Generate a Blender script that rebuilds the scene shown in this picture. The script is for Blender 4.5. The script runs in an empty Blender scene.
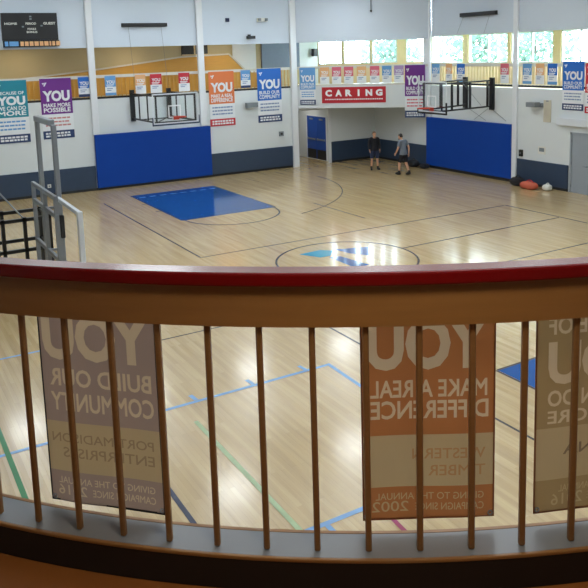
import bpy, bmesh, math, random
from mathutils import Vector, Matrix
random.seed(7)
S = bpy.context.scene
COL = S.collection
R_ = math.radians
# ------------------------------------------------------------------ camera
cam_d = bpy.data.cameras.new('camera'); cam = bpy.data.objects.new('camera', cam_d); COL.objects.link(cam)
fw = Vector((0.49314, 0.85688, -0.15021)); rt = Vector((0.86407, -0.50249, -0.02974)); up = Vector((0.10096, 0.11512, 0.98821))
cam.matrix_world = Matrix(((rt.x, up.x, -fw.x, 0), (rt.y, up.y, -fw.y, 0), (rt.z, up.z, -fw.z, 5.4), (0, 0, 0, 1)))
cam_d.sensor_fit = 'HORIZONTAL'; cam_d.sensor_width = 36; cam_d.lens = 749.3 / 588 * 36
cam_d.shift_y = -(294 - 165.15) / 588
cam_d.clip_start = .05; cam_d.clip_end = 300
S.camera = cam
# ------------------------------------------------------------------ world, light, exposure
W = bpy.data.worlds.new('overcast_sky'); S.world = W; W.use_nodes = True
wn = W.node_tree.nodes; bg = wn['Background']
bg.inputs['Color'].default_value = (.80, .92, 1.0, 1); bg.inputs['Strength'].default_value = 27.0
S.view_settings.view_transform = 'Standard'; S.view_settings.look = 'None'
S.view_settings.exposure = 0.0; S.view_settings.gamma = 1.0; S.view_settings.use_curve_mapping = False
S.cycles.use_denoising = True
S.cycles.max_bounces = 8; S.cycles.diffuse_bounces = 4; S.cycles.glossy_bounces = 4; S.cycles.transparent_max_bounces = 12
S.cycles.sample_clamp_indirect = 6
CEIL = 9.6
def area_lamp(name, loc, sx, sy, power, color, rot=(0, 0, 0)):
    d = bpy.data.lights.new(name, 'AREA'); d.shape = 'RECTANGLE'; d.size = sx; d.size_y = sy; d.energy = power; d.color = color
    o = bpy.data.objects.new(name, d); COL.objects.link(o); o.location = loc; o.rotation_euler = rot
    return o
for lx in (4.1, 8.7, 13.2, 17.8):                    # the high-bay lamps of the gym ceiling
    for ly in (26.9, 19.4, 11.9, 4.4):
        area_lamp('high_bay_lamp', (lx, ly, 7.8), 1.2, 1.2, 52, (.90, .96, 1.0))
        area_lamp('added_uplight', (lx, ly, 7.86), 1.2, 1.2, 104, (.88, .95, 1.0), (math.pi, 0, 0))   # added upward fill, bounced off the ceiling to brighten the upper walls
for lx in (5.8, 10.5, 15.0):                         # warm lamps over the running track behind the left wall
    area_lamp('track_lamp', (lx, 31.7, 5.95), .5, .5, 20, (1.0, .82, .55))
area_lamp('alcove_lamp', (18.6, 32.2, 2.86), .6, .6, 14, (1.0, .95, .85))
area_lamp('track_lamp', (0.9, 0.9, 5.95), .5, .5, 20, (1.0, .86, .66))   # and over the near track
# ------------------------------------------------------------------ materials
def lin(h):
    if isinstance(h, str):
        v = [int(h[i:i + 2], 16) / 255 for i in (0, 2, 4)]
    else:
        v = [c / 255 for c in h]
    return tuple(c / 12.92 if c <= .04045 else ((c + .055) / 1.055) ** 2.4 for c in v) + (1,)
def mat(name, h, rough=.6, metal=0, spec=.5, var=.08, scale=6.0, coat=0, stretch=None):
    m = bpy.data.materials.new(name); m.use_nodes = True
    nt = m.node_tree; b = nt.nodes['Principled BSDF']
    b.inputs['Roughness'].default_value = rough; b.inputs['Metallic'].default_value = metal
    b.inputs['Specular IOR Level'].default_value = spec
    if coat:
        b.inputs['Coat Weight'].default_value = coat; b.inputs['Coat Roughness'].default_value = .15
    c = lin(h)
    tc = nt.nodes.new('ShaderNodeTexCoord'); nz = nt.nodes.new('ShaderNodeTexNoise'); mx = nt.nodes.new('ShaderNodeMix')
    mx.data_type = 'RGBA'
    nz.inputs['Scale'].default_value = scale; nz.inputs['Detail'].default_value = 4
    src = tc.outputs['Object']
    if stretch:
        mp = nt.nodes.new('ShaderNodeMapping'); mp.inputs['Scale'].default_value = stretch
        nt.links.new(src, mp.inputs['Vector']); src = mp.outputs['Vector']
    nt.links.new(src, nz.inputs['Vector'])
    nt.links.new(nz.outputs['Fac'], mx.inputs['Factor'])
    mx.inputs['A'].default_value = tuple(min(1, v * (1 - var)) for v in c[:3]) + (1,)
    mx.inputs['B'].default_value = tuple(min(1, v * (1 + var)) for v in c[:3]) + (1,)
    nt.links.new(mx.outputs['Result'], b.inputs['Base Color'])
    return m
def translucent(m, amount):
    nt = m.node_tree; b = nt.nodes['Principled BSDF']; out = nt.nodes['Material Output']
    t = nt.nodes.new('ShaderNodeBsdfTranslucent'); mx = nt.nodes.new('ShaderNodeMixShader'); mx.inputs['Fac'].default_value = amount
    src = b.inputs['Base Color'].links[0].from_socket
    nt.links.new(src, t.inputs['Color']); nt.links.new(b.outputs[0], mx.inputs[1]); nt.links.new(t.outputs[0], mx.inputs[2])
    nt.links.new(mx.outputs[0], out.inputs['Surface'])
    return m
def glass(name, tint, gloss=.08):
    m = bpy.data.materials.new(name); m.use_nodes = True; nt = m.node_tree; nt.nodes.clear()
    out = nt.nodes.new('ShaderNodeOutputMaterial'); t = nt.nodes.new('ShaderNodeBsdfTransparent'); g = nt.nodes.new('ShaderNodeBsdfGlossy')
    mx = nt.nodes.new('ShaderNodeMixShader'); mx.inputs['Fac'].default_value = gloss
    t.inputs['Color'].default_value = tint; g.inputs['Roughness'].default_value = .03
    nt.links.new(t.outputs[0], mx.inputs[1]); nt.links.new(g.outputs[0], mx.inputs[2]); nt.links.new(mx.outputs[0], out.inputs['Surface'])
    return m
def plank_mat(name, c1, c2, c3, rough, width, length, spec=.5, coat=0):
    # strip flooring, boards running along Y
    m = bpy.data.materials.new(name); m.use_nodes = True; nt = m.node_tree; b = nt.nodes['Principled BSDF']
    tc = nt.nodes.new('ShaderNodeTexCoord'); mp = nt.nodes.new('ShaderNodeMapping'); mp.inputs['Rotation'].default_value = (0, 0, R_(90))
    br = nt.nodes.new('ShaderNodeTexBrick'); br.inputs['Scale'].default_value = 1
    br.inputs['Brick Width'].default_value = length; br.inputs['Row Height'].default_value = width
    br.inputs['Mortar Size'].default_value = .0012; br.inputs['Mortar Smooth'].default_value = .6; br.inputs['Bias'].default_value = -.1
    br.inputs['Color1'].default_value = lin(c1); br.inputs['Color2'].default_value = lin(c2); br.inputs['Mortar'].default_value = lin(c3)
    nt.links.new(tc.outputs['Object'], mp.inputs['Vector']); nt.links.new(mp.outputs['Vector'], br.inputs['Vector'])
    nz = nt.nodes.new('ShaderNodeTexNoise'); nz.inputs['Scale'].default_value = 1.0; nz.inputs['Detail'].default_value = 5
    mp2 = nt.nodes.new('ShaderNodeMapping'); mp2.inputs['Scale'].default_value = (9, .55, 1)
    nt.links.new(tc.outputs['Object'], mp2.inputs['Vector']); nt.links.new(mp2.outputs['Vector'], nz.inputs['Vector'])
    mx = nt.nodes.new('ShaderNodeMix'); mx.data_type = 'RGBA'; mx.blend_type = 'OVERLAY'; mx.inputs['Factor'].default_value = .3
    nt.links.new(br.outputs['Color'], mx.inputs['A']); nt.links.new(nz.outputs['Fac'], mx.inputs['B'])
    nt.links.new(mx.outputs['Result'], b.inputs['Base Color'])
    b.inputs['Roughness'].default_value = rough; b.inputs['Specular IOR Level'].default_value = spec
    if coat:
        b.inputs['Coat Weight'].default_value = coat; b.inputs['Coat Roughness'].default_value = .12; b.inputs['Coat IOR'].default_value = 1.55
    # slightly worn finish: roughness varies in broad patches
    n3 = nt.nodes.new('ShaderNodeTexNoise'); n3.inputs['Scale'].default_value = .6; mr = nt.nodes.new('ShaderNodeMapRange')
    mr.inputs['To Min'].default_value = rough * .8; mr.inputs['To Max'].default_value = rough * 1.25
    nt.links.new(tc.outputs['Object'], n3.inputs['Vector']); nt.links.new(n3.outputs['Fac'], mr.inputs['Value']); nt.links.new(mr.outputs['Result'], b.inputs['Roughness'])
    return m
M = dict(
    court=plank_mat('maple_court', (200, 174, 128), (189, 161, 114), (164, 136, 94), .18, .075, 1.6, .6, .45),
    white_wall=mat('cream_painted_block', (214, 220, 222), .6, var=.03, scale=1.2),
    upper_wall=mat('white_painted_upper_wall', (202, 213, 225), .6, var=.02, scale=.8),
    pilaster=mat('white_painted_steel', (222, 226, 230), .4, var=.02),
    navy=mat('navy_vinyl', (44, 62, 86), .45, var=.1),
    black=mat('black_rubber', (18, 18, 20), .5),
    ceiling=mat('ceiling_paint', (228, 231, 234), .8, var=.03),
    blue_pad=mat('royal_blue_vinyl', (0, 60, 150), .6, spec=.25, var=.06, scale=2),
    door_blue=mat('blue_painted_steel', (2, 70, 165), .35, var=.06),
    door_grey=mat('grey_painted_steel', (150, 158, 166), .4, var=.03),
    gold=mat('honey_wood_panelling', (200, 152, 66), .5, var=.1, scale=3, stretch=(1, 1, 10)),
    cream=mat('cream_ceiling_board', (190, 176, 140), .7, var=.06, scale=1),
    tan=mat('tan_wood_panelling', (224, 200, 158), .6, var=.08, scale=3, stretch=(6, 6, 1)),
    slate=mat('slate_grey_panel', (120, 134, 156), .6),
    window_frame=mat('white_window_frame', (215, 222, 228), .4, var=.03),
    rail_wood=mat('oiled_fir', (134, 98, 58), .42, var=.16, scale=5, stretch=(1.5, 1.5, 9)),
    fascia=mat('varnished_fir_board', (146, 104, 56), .38, var=.14, scale=4, stretch=(1, 1, 10)),
    red=mat('glossy_dark_red_paint', (112, 8, 12), .22, spec=.35, var=.05, coat=.25),
    ledge=mat('pale_grey_painted_ledge', (132, 138, 146), .28, var=.05),
    track_floor=mat('brown_track_surface', (150, 92, 40), .5, var=.2, scale=5),
    far_rail=mat('pale_painted_rail', (206, 204, 196), .5),
    baluster=mat('pale_fir_baluster', (196, 150, 74), .5, var=.06), baluster_tan=mat('bleached_fir_baluster', (226, 204, 168), .5, var=.06),
    steel=mat('grey_galvanised_steel', (140, 146, 154), .4, metal=.5, var=.1),
    white_metal=mat('white_powder_coat', (215, 220, 226), .35, var=.03),
    black_metal=mat('black_powder_coat', (20, 22, 26), .4, var=.1),
    orange=mat('rim_orange_red', (200, 60, 40), .4),
    white=mat('white_print', (238, 240, 242), .6, var=.02),
    glass=glass('window_glass', (.93, .97, .98, 1), .05),
    board_glass=glass('backboard_glass', (.96, .98, .98, 1), .05),
    key=mat('blue_court_paint', (30, 82, 150), .11, var=.06, scale=2),
    teal=mat('teal_court_paint', (60, 150, 180), .11, var=.05),
    pale_blue=mat('pale_blue_court_paint', (104, 140, 190), .2), line_dark=mat('dark_line_paint', (84, 78, 76), .2, var=.1),
    line_blue=mat('light_blue_tape', (128, 172, 220), .25, var=.08),
    line_green=mat('green_tape', (28, 124, 66), .3), line_pale_green=mat('worn_green_tape', (172, 194, 150), .3, var=.2),
    line_navy=mat('navy_tape', (22, 34, 70), .3), line_magenta=mat('magenta_tape', (150, 26, 80), .3),
    red_cloth=mat('red_vinyl_banner', (178, 24, 40), .5),
    notice_paper=mat('buff_paper', (196, 190, 172), .7), paper=mat('white_paper', (222, 222, 214), .7), grey_plastic=mat('grey_plastic', (120, 128, 134), .5),
    leaf=translucent(mat('bright_leaves', (104, 126, 116), .6, var=.3, scale=2), .5), bark=mat('bark', (80, 74, 68), .8, var=.2),
    grass=mat('lawn', (110, 140, 90), .9, var=.2), skin=mat('skin', (206, 158, 130), .55, var=.04),
    hair=mat('dark_hair', (36, 28, 24), .6), fair_hair=mat('brown_hair', (92, 66, 46), .6),
    cloth_black=mat('black_cloth', (22, 24, 32), .8), cloth_navy=mat('navy_cloth', (38, 50, 82), .8),
    cloth_grey=mat('heather_grey_cloth', (120, 130, 142), .8), shoe=mat('black_shoe', (16, 16, 18), .5),
    eye=mat('dark_eye', (30, 24, 22), .3), bag_orange=mat('orange_nylon', (198, 96, 70), .6), bag_red=mat('red_nylon', (196, 50, 60), .6),
)
# ------------------------------------------------------------------ mesh helpers
class MB:
    def __init__(s): s.v = []; s.f = []; s.mi = []; s.cur = 0
    def add(s, vs, fs):
        n = len(s.v); s.v += [tuple(p) for p in vs]; s.f += [tuple(i + n for i in f) for f in fs]; s.mi += [s.cur] * len(fs)
    def box(s, x0, x1, y0, y1, z0, z1):
        x0, x1 = min(x0, x1), max(x0, x1); y0, y1 = min(y0, y1), max(y0, y1); z0, z1 = min(z0, z1), max(z0, z1)
        s.add([(x, y, z) for z in (z0, z1) for x, y in ((x0, y0), (x1, y0), (x1, y1), (x0, y1))],
              [(3, 2, 1, 0), (4, 5, 6, 7), (0, 1, 5, 4), (1, 2, 6, 5), (2, 3, 7, 6), (3, 0, 4, 7)])
    def obox(s, o, a, b, c):                          # box from corner o with edge vectors a, b, c (right-handed)
        o, a, b, c = map(Vector, (o, a, b, c))
        if a.cross(b).dot(c) < 0: a, b = b, a
        P = [o, o + a, o + a + b, o + b]; P += [p + c for p in P]
        s.add(P, [(3, 2, 1, 0), (4, 5, 6, 7), (0, 1, 5, 4), (1, 2, 6, 5), (2, 3, 7, 6), (3, 0, 4, 7)])
    def bar(s, p, q, w, h=None):                      # square bar between two points
        p, q = Vector(p), Vector(q); d = (q - p).normalized(); h = h or w
        u = d.cross(Vector((0, 0, 1)));  u = u.normalized() if u.length > 1e-3 else Vector((1, 0, 0))
        t = u.cross(d).normalized()
        s.obox(p - u * w / 2 - t * h / 2, u * w, t * h, q - p)
    def tube(s, pts, r, n=10, closed=False):
        pts = [Vector(p) for p in pts]; rings = []; m = len(pts)
        for i, p in enumerate(pts):
            if closed: d = pts[(i + 1) % m] - pts[i - 1]
            else: d = pts[min(i + 1, m - 1)] - pts[max(i - 1, 0)]
            d.normalize(); u = d.cross(Vector((0, 0, 1))); u = u.normalized() if u.length > 1e-3 else Vector((1, 0, 0)); t = d.cross(u)
            rr = r[i] if isinstance(r, (list, tuple)) else r
            rings.append([p + (u * math.cos(2 * math.pi * k / n) + t * math.sin(2 * math.pi * k / n)) * rr for k in range(n)])
        vs = [p for ring in rings for p in ring]; fs = []
        for i in range(m if closed else m - 1):
            j = (i + 1) % m
            for k in range(n): fs.append((i * n + k, i * n + (k + 1) % n, j * n + (k + 1) % n, j * n + k))
        if not closed: fs += [tuple(range(n))[::-1], tuple((m - 1) * n + k for k in range(n))]
        s.add(vs, fs)
    def prism(s, poly, z0, z1):                       # polygon (x, y) extruded in z
        n = len(poly); a = sum(poly[i][0] * poly[(i + 1) % n][1] - poly[(i + 1) % n][0] * poly[i][1] for i in range(n))
        if a < 0: poly = poly[::-1]
        s.add([(x, y, z0) for x, y in poly] + [(x, y, z1) for x, y in poly],
              [tuple(range(n))[::-1], tuple(range(n, 2 * n))] + [(i, (i + 1) % n, (i + 1) % n + n, i + n) for i in range(n)])
    def ball(s, c, rx, ry, rz, nu=16, nv=10, fn=None):
        vs = []; fs = []
        for i in range(nv + 1):
            th = math.pi * i / nv
            for k in range(nu):
                ph = 2 * math.pi * k / nu
                p = Vector((math.sin(th) * math.cos(ph), math.sin(th) * math.sin(ph), math.cos(th)))
                if fn: p = fn(p)
                vs.append((c[0] + p.x * rx, c[1] + p.y * ry, c[2] + p.z * rz))
        for i in range(nv):
            for k in range(nu): fs.append((i * nu + k, (i + 1) * nu + k, (i + 1) * nu + (k + 1) % nu, i * nu + (k + 1) % nu))
        s.add(vs, fs)
    def build(s, name, m, parent=None, smooth=False, bevel=0):
        me = bpy.data.meshes.new(name)
        off = parent_world(parent) if parent else Vector((0, 0, 0))
        me.from_pydata([tuple(Vector(v) - off) for v in s.v], [], s.f)
        ms = m if isinstance(m, (list, tuple)) else [m]
        for k in ms: me.materials.append(M[k] if isinstance(k, str) else k)
        for p, i in zip(me.polygons, s.mi): p.material_index = i; p.use_smooth = smooth
        me.validate(); me.update()
        o = bpy.data.objects.new(name, me); COL.objects.link(o)
        if parent: o.parent = parent
        if bevel:
            b = o.modifiers.new('bevel', 'BEVEL'); b.width = bevel; b.segments = 2; b.limit_method = 'ANGLE'
        return o
def parent_world(p):
    v = Vector((0, 0, 0))
    while p: v += p.location; p = p.parent
    return v
def tag(o, label, cat, group=None):
    o['label'] = label; o['category'] = cat
    if group: o['group'] = group
    return o
def thing(name, loc, label, cat, group=None):
    o = bpy.data.objects.new(name, None); COL.objects.link(o); o.location = loc; o.empty_display_size = .2
    return tag(o, label, cat, group)
def struct(o): o['kind'] = 'structure'; return o
def copy_tree(o, parent=None):
    c = o.copy(); COL.objects.link(c)
    if parent: c.parent = parent
    for ch in [x for x in o.children]: copy_tree(ch, c)
    return c
def bx(name, m, dims, parent=None, bevel=0):
    b = MB(); b.box(*dims); return b.build(name, m, parent, bevel=bevel)
from mathutils.geometry import delaunay_2d_cdt
def in_poly(c, p):
    ok = False; j = len(p) - 1
    for i in range(len(p)):
        if (p[i][1] > c[1]) != (p[j][1] > c[1]) and c[0] < (p[j][0] - p[i][0]) * (c[1] - p[i][1]) / (p[j][1] - p[i][1]) + p[i][0]: ok = not ok
        j = i
    return ok
def boundary(fs):
    cnt = {}
    for f in fs:
        for a, b in zip(f, f[1:] + f[:1]): cnt[(min(a, b), max(a, b))] = cnt.get((min(a, b), max(a, b)), 0) + 1
    return [e for e, c in cnt.items() if c == 1]
def subset(pts, fs):
    used = sorted({i for f in fs for i in f}); m = {i: k for k, i in enumerate(used)}
    return [pts[i] for i in used], [tuple(m[i] for i in f) for f in fs]
def union_2d(vs, fs):
    """flat overlapping triangles -> one clean triangulation"""
    r = delaunay_2d_cdt([Vector((v[0], v[1])) for v in vs], boundary(fs), [], 0, 1e-6, False); V, F = r[0], r[2]
    tris = [([vs[i] for i in f], min(vs[i][0] for i in f), max(vs[i][0] for i in f)) for f in fs]; keep = []
    for f in F:
        c = (V[f[0]] + V[f[1]] + V[f[2]]) / 3
        if any(x0 <= c.x <= x1 and in_poly(c, t) for t, x0, x1 in tris): keep.append(tuple(f))
    return subset([Vector((v.x, v.y, 0)) for v in V], keep)
_txt = {}
def text_polys(s, bold=.03):
    if (s, bold) in _txt: return _txt[(s, bold)]
    cu = bpy.data.curves.new('lettering', 'FONT'); cu.body = s; cu.size = 1; cu.offset = 0 if 'M' in s or 'W' in s else bold; cu.resolution_u = 3; cu.extrude = 0
    o = bpy.data.objects.new('lettering', cu); COL.objects.link(o)
    dg = bpy.context.evaluated_depsgraph_get(); dg.update()
    me = bpy.data.meshes.new_from_object(o.evaluated_get(dg))
    vs = [v.co.copy() for v in me.vertices]; fs = [tuple(p.vertices) for p in me.polygons]
    bpy.data.objects.remove(o); bpy.data.curves.remove(cu); bpy.data.meshes.remove(me)
    if 'M' in s or 'W' in s:                               # a curve offset fills M wrongly: thicken by four shifted copies instead
        n = len(vs); v0, f0 = vs, fs; vs, fs = [], []
        for k, (dx, dy) in enumerate(((-1, -1), (1, -1), (-1, 1), (1, 1))):
            vs += [v + Vector((dx * bold * .8, dy * bold * .8, 0)) for v in v0]; fs += [tuple(i + k * n for i in f) for f in f0]
        vs, fs = union_2d(vs, fs)
    x0 = min(v.x for v in vs); x1 = max(v.x for v in vs); y0 = min(v.y for v in vs); y1 = max(v.y for v in vs)
    vs = [((v.x - x0) / (x1 - x0), (v.y - y0) / (y1 - y0)) for v in vs]
    _txt[(s, bold)] = (vs, fs); return vs, fs
def put_text(mb, s, fn, x0, x1, y0, y1, bold=.03):    # fn maps panel (x, y) to a world point
    vs, fs = text_polys(s, bold)
    mb.add([fn(x0 + u * (x1 - x0), y0 + v * (y1 - y0)) for u, v in vs], fs)
# ------------------------------------------------------------------ setting: planes
V0, U0 = 30.31, 22.18                                 # left wall stands at y = V0, right wall at x = U0
ZT, ZO, ZC = 3.72, 5.78, 6.02                         # running-track floor, underside of the upper walls, track ceiling
A = Vector((17.60, V0, 0)); B = Vector((U0, 26.02, 0)); DD = (B - A); DL = DD.length; DD.normalize(); DN = Vector((-DD.y, DD.x, 0))
if DN.dot(Vector((1, 1, 0))) < 0: DN = -DN            # DN points out of the gym through the cut corner
def dg(s, off, z): p = A + DD * s + DN * off; return Vector((p.x, p.y, z))
fl = MB(); fl.box(-3.6, 24.9, -3.2, 34.4, -.2, 0)
floor = struct(fl.build('floor', 'court'))
def mark(name, m, polys, z=.002):
    b = MB()
    for p in polys:
        a = sum(p[i][0] * p[(i + 1) % len(p)][1] - p[(i + 1) % len(p)][0] * p[i][1] for i in range(len(p)))
        if a < 0: p = p[::-1]
        b.add([(x, y, z) for x, y in p], [tuple(range(len(p)))])
    o = b.build(name, m, floor); return o
def strip(p, q, w):
    p, q = Vector(p), Vector(q); d = (q - p).normalized(); n = Vector((-d.y, d.x)) * w / 2
    return [tuple(p - n), tuple(q - n), tuple(q + n), tuple(p + n)]
def ring(cx, cy, r, w, a0=0, a1=360, n=64):
    out = []
    for k in range(n):
        t0 = R_(a0 + (a1 - a0) * k / n); t1 = R_(a0 + (a1 - a0) * (k + 1) / n)
        out.append([(cx + (r - w / 2) * math.cos(t0), cy + (r - w / 2) * math.sin(t0)), (cx + (r + w / 2) * math.cos(t0), cy + (r + w / 2) * math.sin(t0)),
                    (cx + (r + w / 2) * math.cos(t1), cy + (r + w / 2) * math.sin(t1)), (cx + (r - w / 2) * math.cos(t1), cy + (r - w / 2) * math.sin(t1))])
    return out
KX0, KX1 = 8.82, 12.28
for (y0, y1) in ((22.77, 28.13), (3.3, 8.68)):
    mark('key_paint', 'key', [[(KX0, y0), (KX1, y0), (KX1, y1), (KX0, y1)]], .002)
    mark('key_line', 'line_dark', [strip((KX0 - .03, y0), (KX0 - .03, y1), .05), strip((KX1 + .03, y0), (KX1 + .03, y1), .05),
                                   strip((KX0, y0 if y0 > 15 else y1), (KX1, y0 if y0 > 15 else y1), .05)] +
         [strip((KX0 - .25, y), (KX0 - .03, y), .06) for y in (y0 + 1.9, y0 + 3.4)] + [strip((KX1 + .03, y), (KX1 + .25, y), .06) for y in (y0 + 1.9, y0 + 3.4)], .003)
mark('key_lettering', 'pale_blue', [strip((8.95 + .42 * k, 27.55), (9.2 + .42 * k, 27.55), .16) for k in range(8)], .0035)
mark('free_throw_circle', 'line_dark', ring(10.55, 22.75, 1.66, .05, 180, 360, 40), .004)
mark('center_circle', 'line_dark', ring(10.55, 15.72, 1.84, .055), .004)
mark('center_logo', 'teal', [[(9.8, 16.9), (10.5, 16.95), (10.75, 16.7), (10.4, 16.28), (10.1, 16.3)]], .004)
mark('center_logo', 'key', [[(10.85, 16.75), (11.75, 16.45), (11.25, 15.7), (10.95, 16.2)], [(10.3, 16.2), (10.6, 16.1), (10.75, 15.0), (10.3, 15.0)]], .004)
mark('three_point_line', 'line_dark', ring(10.5, 27.32, 6.38, .035, -72, 0, 40), .004)
mark('half_court_line', 'line_dark', [strip((12.4, 15.77), (18.6, 15.77), .05), strip((3.2, 15.77), (8.7, 15.77), .05)], .003)
mark('court_line', 'line_dark', [strip((7.5, 18.23), (7.5, 27.3), .045), strip((7.56, 13.22), (7.59, 5.0), .045), strip((13.75, 19.4), (13.72, 22.5), .04)], .003)
mark('court_line', 'line_dark', [strip((2.4, 13.2), (18.6, 13.22), .045), strip((7.5, 18.2), (18.6, 18.1), .04), strip((18.65, 13.2), (18.68, 18.1), .045)], .003)
mark('court_line', 'line_blue', [strip((.4, 10.42), (6.63, 10.46), .07), strip((6.595, 10.42), (6.56, 9.2), .07)] +
     [strip((x, 10.49), (x - .02, 10.7), .07) for x in (2.1, 3.1, 4.13, 5.14, 6.15)], .003)
mark('court_line', 'line_blue', [strip((3.78, 6.75), (6.2, 6.75), .075), strip((4.16, 6.71), (4.16, 6.4), .07), strip((.6, 14.02), (2.5, 14.0), .06)], .003)
mark('court_line', 'line_green', [strip((1.29, 14.5), (1.29, 7.0), .07)], .004)
mark('court_line', 'line_pale_green', [strip((3.85, 9.85), (3.85, 6.75), .07)], .004)
mark('court_line', 'line_navy', [strip((2.88, 9.2), (2.87, 6.5), .065)], .004)
mark('court_line', 'line_magenta', [strip((4.88, 6.6), (4.78, 5.4), .06)], .004)
# ------------------------------------------------------------------ setting: walls
def wall(name, m, boxes):
    b = MB()
    for d in boxes: b.box(*d)
    return struct(b.build(name, m))
T = .22
wall('wall_left', 'white_wall', [(-3.6, 17.62, V0, V0 + T, 0, ZT), (17.62, 19.5, V0, V0 + T, 2.62, ZT), (19.5, U0 + T, V0, V0 + T, 0, ZT)])
wall('wall_right', 'white_wall', [(U0, U0 + T, 18.36, V0, 0, ZT), (U0, U0 + T, -3.2, 17.46, 0, ZT), (U0, U0 + T, 17.46, 18.36, 2.2, ZT)])
wall('wall_left_upper', 'upper_wall', [(-3.6, 17.6, V0, V0 + T, ZO, CEIL)])
wall('wall_right_upper', 'upper_wall', [(U0, U0 + T, -3.2, 26.0, ZO + .1, CEIL)])
b = MB(); b.obox(dg(0, 0, ZO), DD * DL, DN * T, (0, 0, CEIL - ZO)); struct(b.build('wall_corner_upper', 'upper_wall'))
b = MB(); b.prism([(A.x, A.y), (B.x, B.y), (U0 - .001, V0 - .001)], 2.75, ZT + .04); struct(b.build('wall_corner_soffit', 'white_wall'))
# alcove behind the left wall
wall('wall_alcove', 'white_wall', [(17.40, 17.62, V0 + T, 34.2, 0, 2.9), (19.62, 19.84, V0 + T, 30.80, 0, 2.9), (19.62, 19.84, 32.68, 34.2, 0, 2.9),
                                    (19.62, 19.84, 30.80, 32.68, 2.2, 2.9), (17.4, 19.84, 34.0, 34.2, 0, 2.9)])
wall('ceiling_alcove', 'ceiling', [(17.4, 19.84, V0 + T, 34.2, 2.9, 3.0)])
# running track behind the walls: slabs, back walls, ceilings
BK = 33.0; RBK = 24.58
OFFB = 4.0
wall('track_slab_left', 'cream', [(-3.6, 17.6, V0 + T, BK + .2, 3.45, ZT)])
wall('track_slab_right', 'cream', [(U0 + T, RBK + .2, -3.2, 26.0, 3.45, ZT)])
P2 = dg(.34, OFFB, 0); P3 = dg(5.82, OFFB, 0)
b = MB(); b.prism([(17.6, V0 + T), (17.6, BK), (P2.x, P2.y), (P3.x, P3.y), (RBK, 26.0), (U0 + T, 26.0), (dg(DL, .06, 0).x, dg(DL, .06, 0).y), (dg(0, .06, 0).x, dg(0, .06, 0).y)], 3.45, ZT); struct(b.build('track_slab_corner', 'cream'))
b = MB(); b.prism([(-3.6, V0 + T), (-3.6, BK + .2), (P2.x, BK + .2), (P3.x + .2, P3.y + .1), (RBK + .2, 26), (RBK + .2, -3.2), (U0 + T, -3.2), (U0 + T, B.y), (A.x, V0 + T)], ZC, ZC + .12)
struct(b.build('ceiling_track', 'ceiling'))
wall('wall_track_left', 'cream', [(-3.6, 19.5, BK, BK + .2, ZT, ZC)])
# honey-wood panelling standing against the back wall, with its sloping top
b = MB(); gp = [(-3.6, 3.73), (17.6, 3.73), (17.6, 4.3), (16.45, 4.47), (15.5, 5.36), (13.05, 5.29), (9.3, 4.88), (5.1, 4.51), (-3.6, 3.9)]
b.add([(x, BK - .12, z) for x, z in gp] + [(x, BK - .001, z) for x, z in gp], [tuple(range(9)), tuple(range(9, 18))[::-1]] + [(i, i + 9, (i + 1) % 9 + 9, (i + 1) % 9) for i in range(9)])
struct(b.build('trim_panelling', 'gold'))
b = MB()
for i in range(3, 8):
    p, q = gp[i], gp[i + 1] if i < 8 else gp[0]
    b.bar((p[0], BK - .14, p[1]), (q[0], BK - .14, q[1]), .06, .07)
struct(b.build('trim_panelling_cap', 'far_rail'))
b = MB(); b.box(13.15, 14.45, BK - .06, BK, 5.36, 5.84); o = struct(b.build('window_interior', 'black'))
b = MB(); b.box(13.75, 13.82, BK - .08, BK - .05, 5.36, 5.84); b.box(13.15, 14.45, BK - .08, BK - .05, 5.36, 5.40); b.build('window_frame', 'tan', o)
wall('wall_track_panel', 'slate', [(17.3, 19.45, BK - .1, BK - .001, 4.6, ZC)])
wall('wall_track_end', 'pilaster', [(19.5, P2.x + .02, BK, BK + .2, ZT, ZC)])
wall('wall_track_partition', 'pilaster', [(15.75, 17.0, BK - .06, BK - .001, 4.45, ZC)])
# back walls with the window bands
ZS, ZH = 4.72, 5.86
def window_wall(name, origin, d, n, length, wins, zs, zh, m):
    """wall along d from origin; wins = list of (s0, s1); thickness along n"""
    b = MB(); o = Vector(origin)
    b.obox(o + Vector((0, 0, ZT)), d * length, n * .2, (0, 0, zs - ZT))
    b.obox(o + Vector((0, 0, zh)), d * length, n * .2, (0, 0, ZC - zh))
    s = 0
    for (a, e) in wins + [(length, length)]:
        if a - s > .005: b.obox(o + d * s + Vector((0, 0, zs)), d * (a - s), n * .2, (0, 0, zh - zs))
        s = e
    struct(b.build(name, m))
WN = [0]
def window(origin, d, n, s0, s1, mulls, zs, zh):
    WN[0] += 1; b = MB(); o = Vector(origin); f = .05
    for (a, e) in ((s0, s0 + f), (s1 - f, s1)): b.obox(o + d * a + n * .04 + Vector((0, 0, zs)), d * (e - a), n * .1, (0, 0, zh - zs))
    for (a, e) in ((zs, zs + f), (zh - f, zh)): b.obox(o + d * s0 + n * .04 + Vector((0, 0, a)), d * (s1 - s0), n * .1, (0, 0, e - a))
    for m in mulls: b.obox(o + d * (m - .035) + n * .04 + Vector((0, 0, zs)), d * .07, n * .1, (0, 0, zh - zs))
    w = struct(b.build('window_%d' % WN[0], 'window_frame'))
    g = MB(); g.obox(o + d * (s0 + .01) + n * .09 + Vector((0, 0, zs + .01)), d * (s1 - s0 - .02), n * .008, (0, 0, zh - zs - .02)); g.build('pane', 'glass', w)
o0 = dg(.34, OFFB, 0)
dw = [(.03, 1.27), (1.35, 2.71), (2.79, 4.06), (4.50, 5.42)]
window_wall('wall_corner_back', o0, DD, DN, 5.48, dw, 4.68, ZH, 'tan')
for a, e in dw: window(o0, DD, DN, a, e, [], 4.68, ZH)
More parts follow.
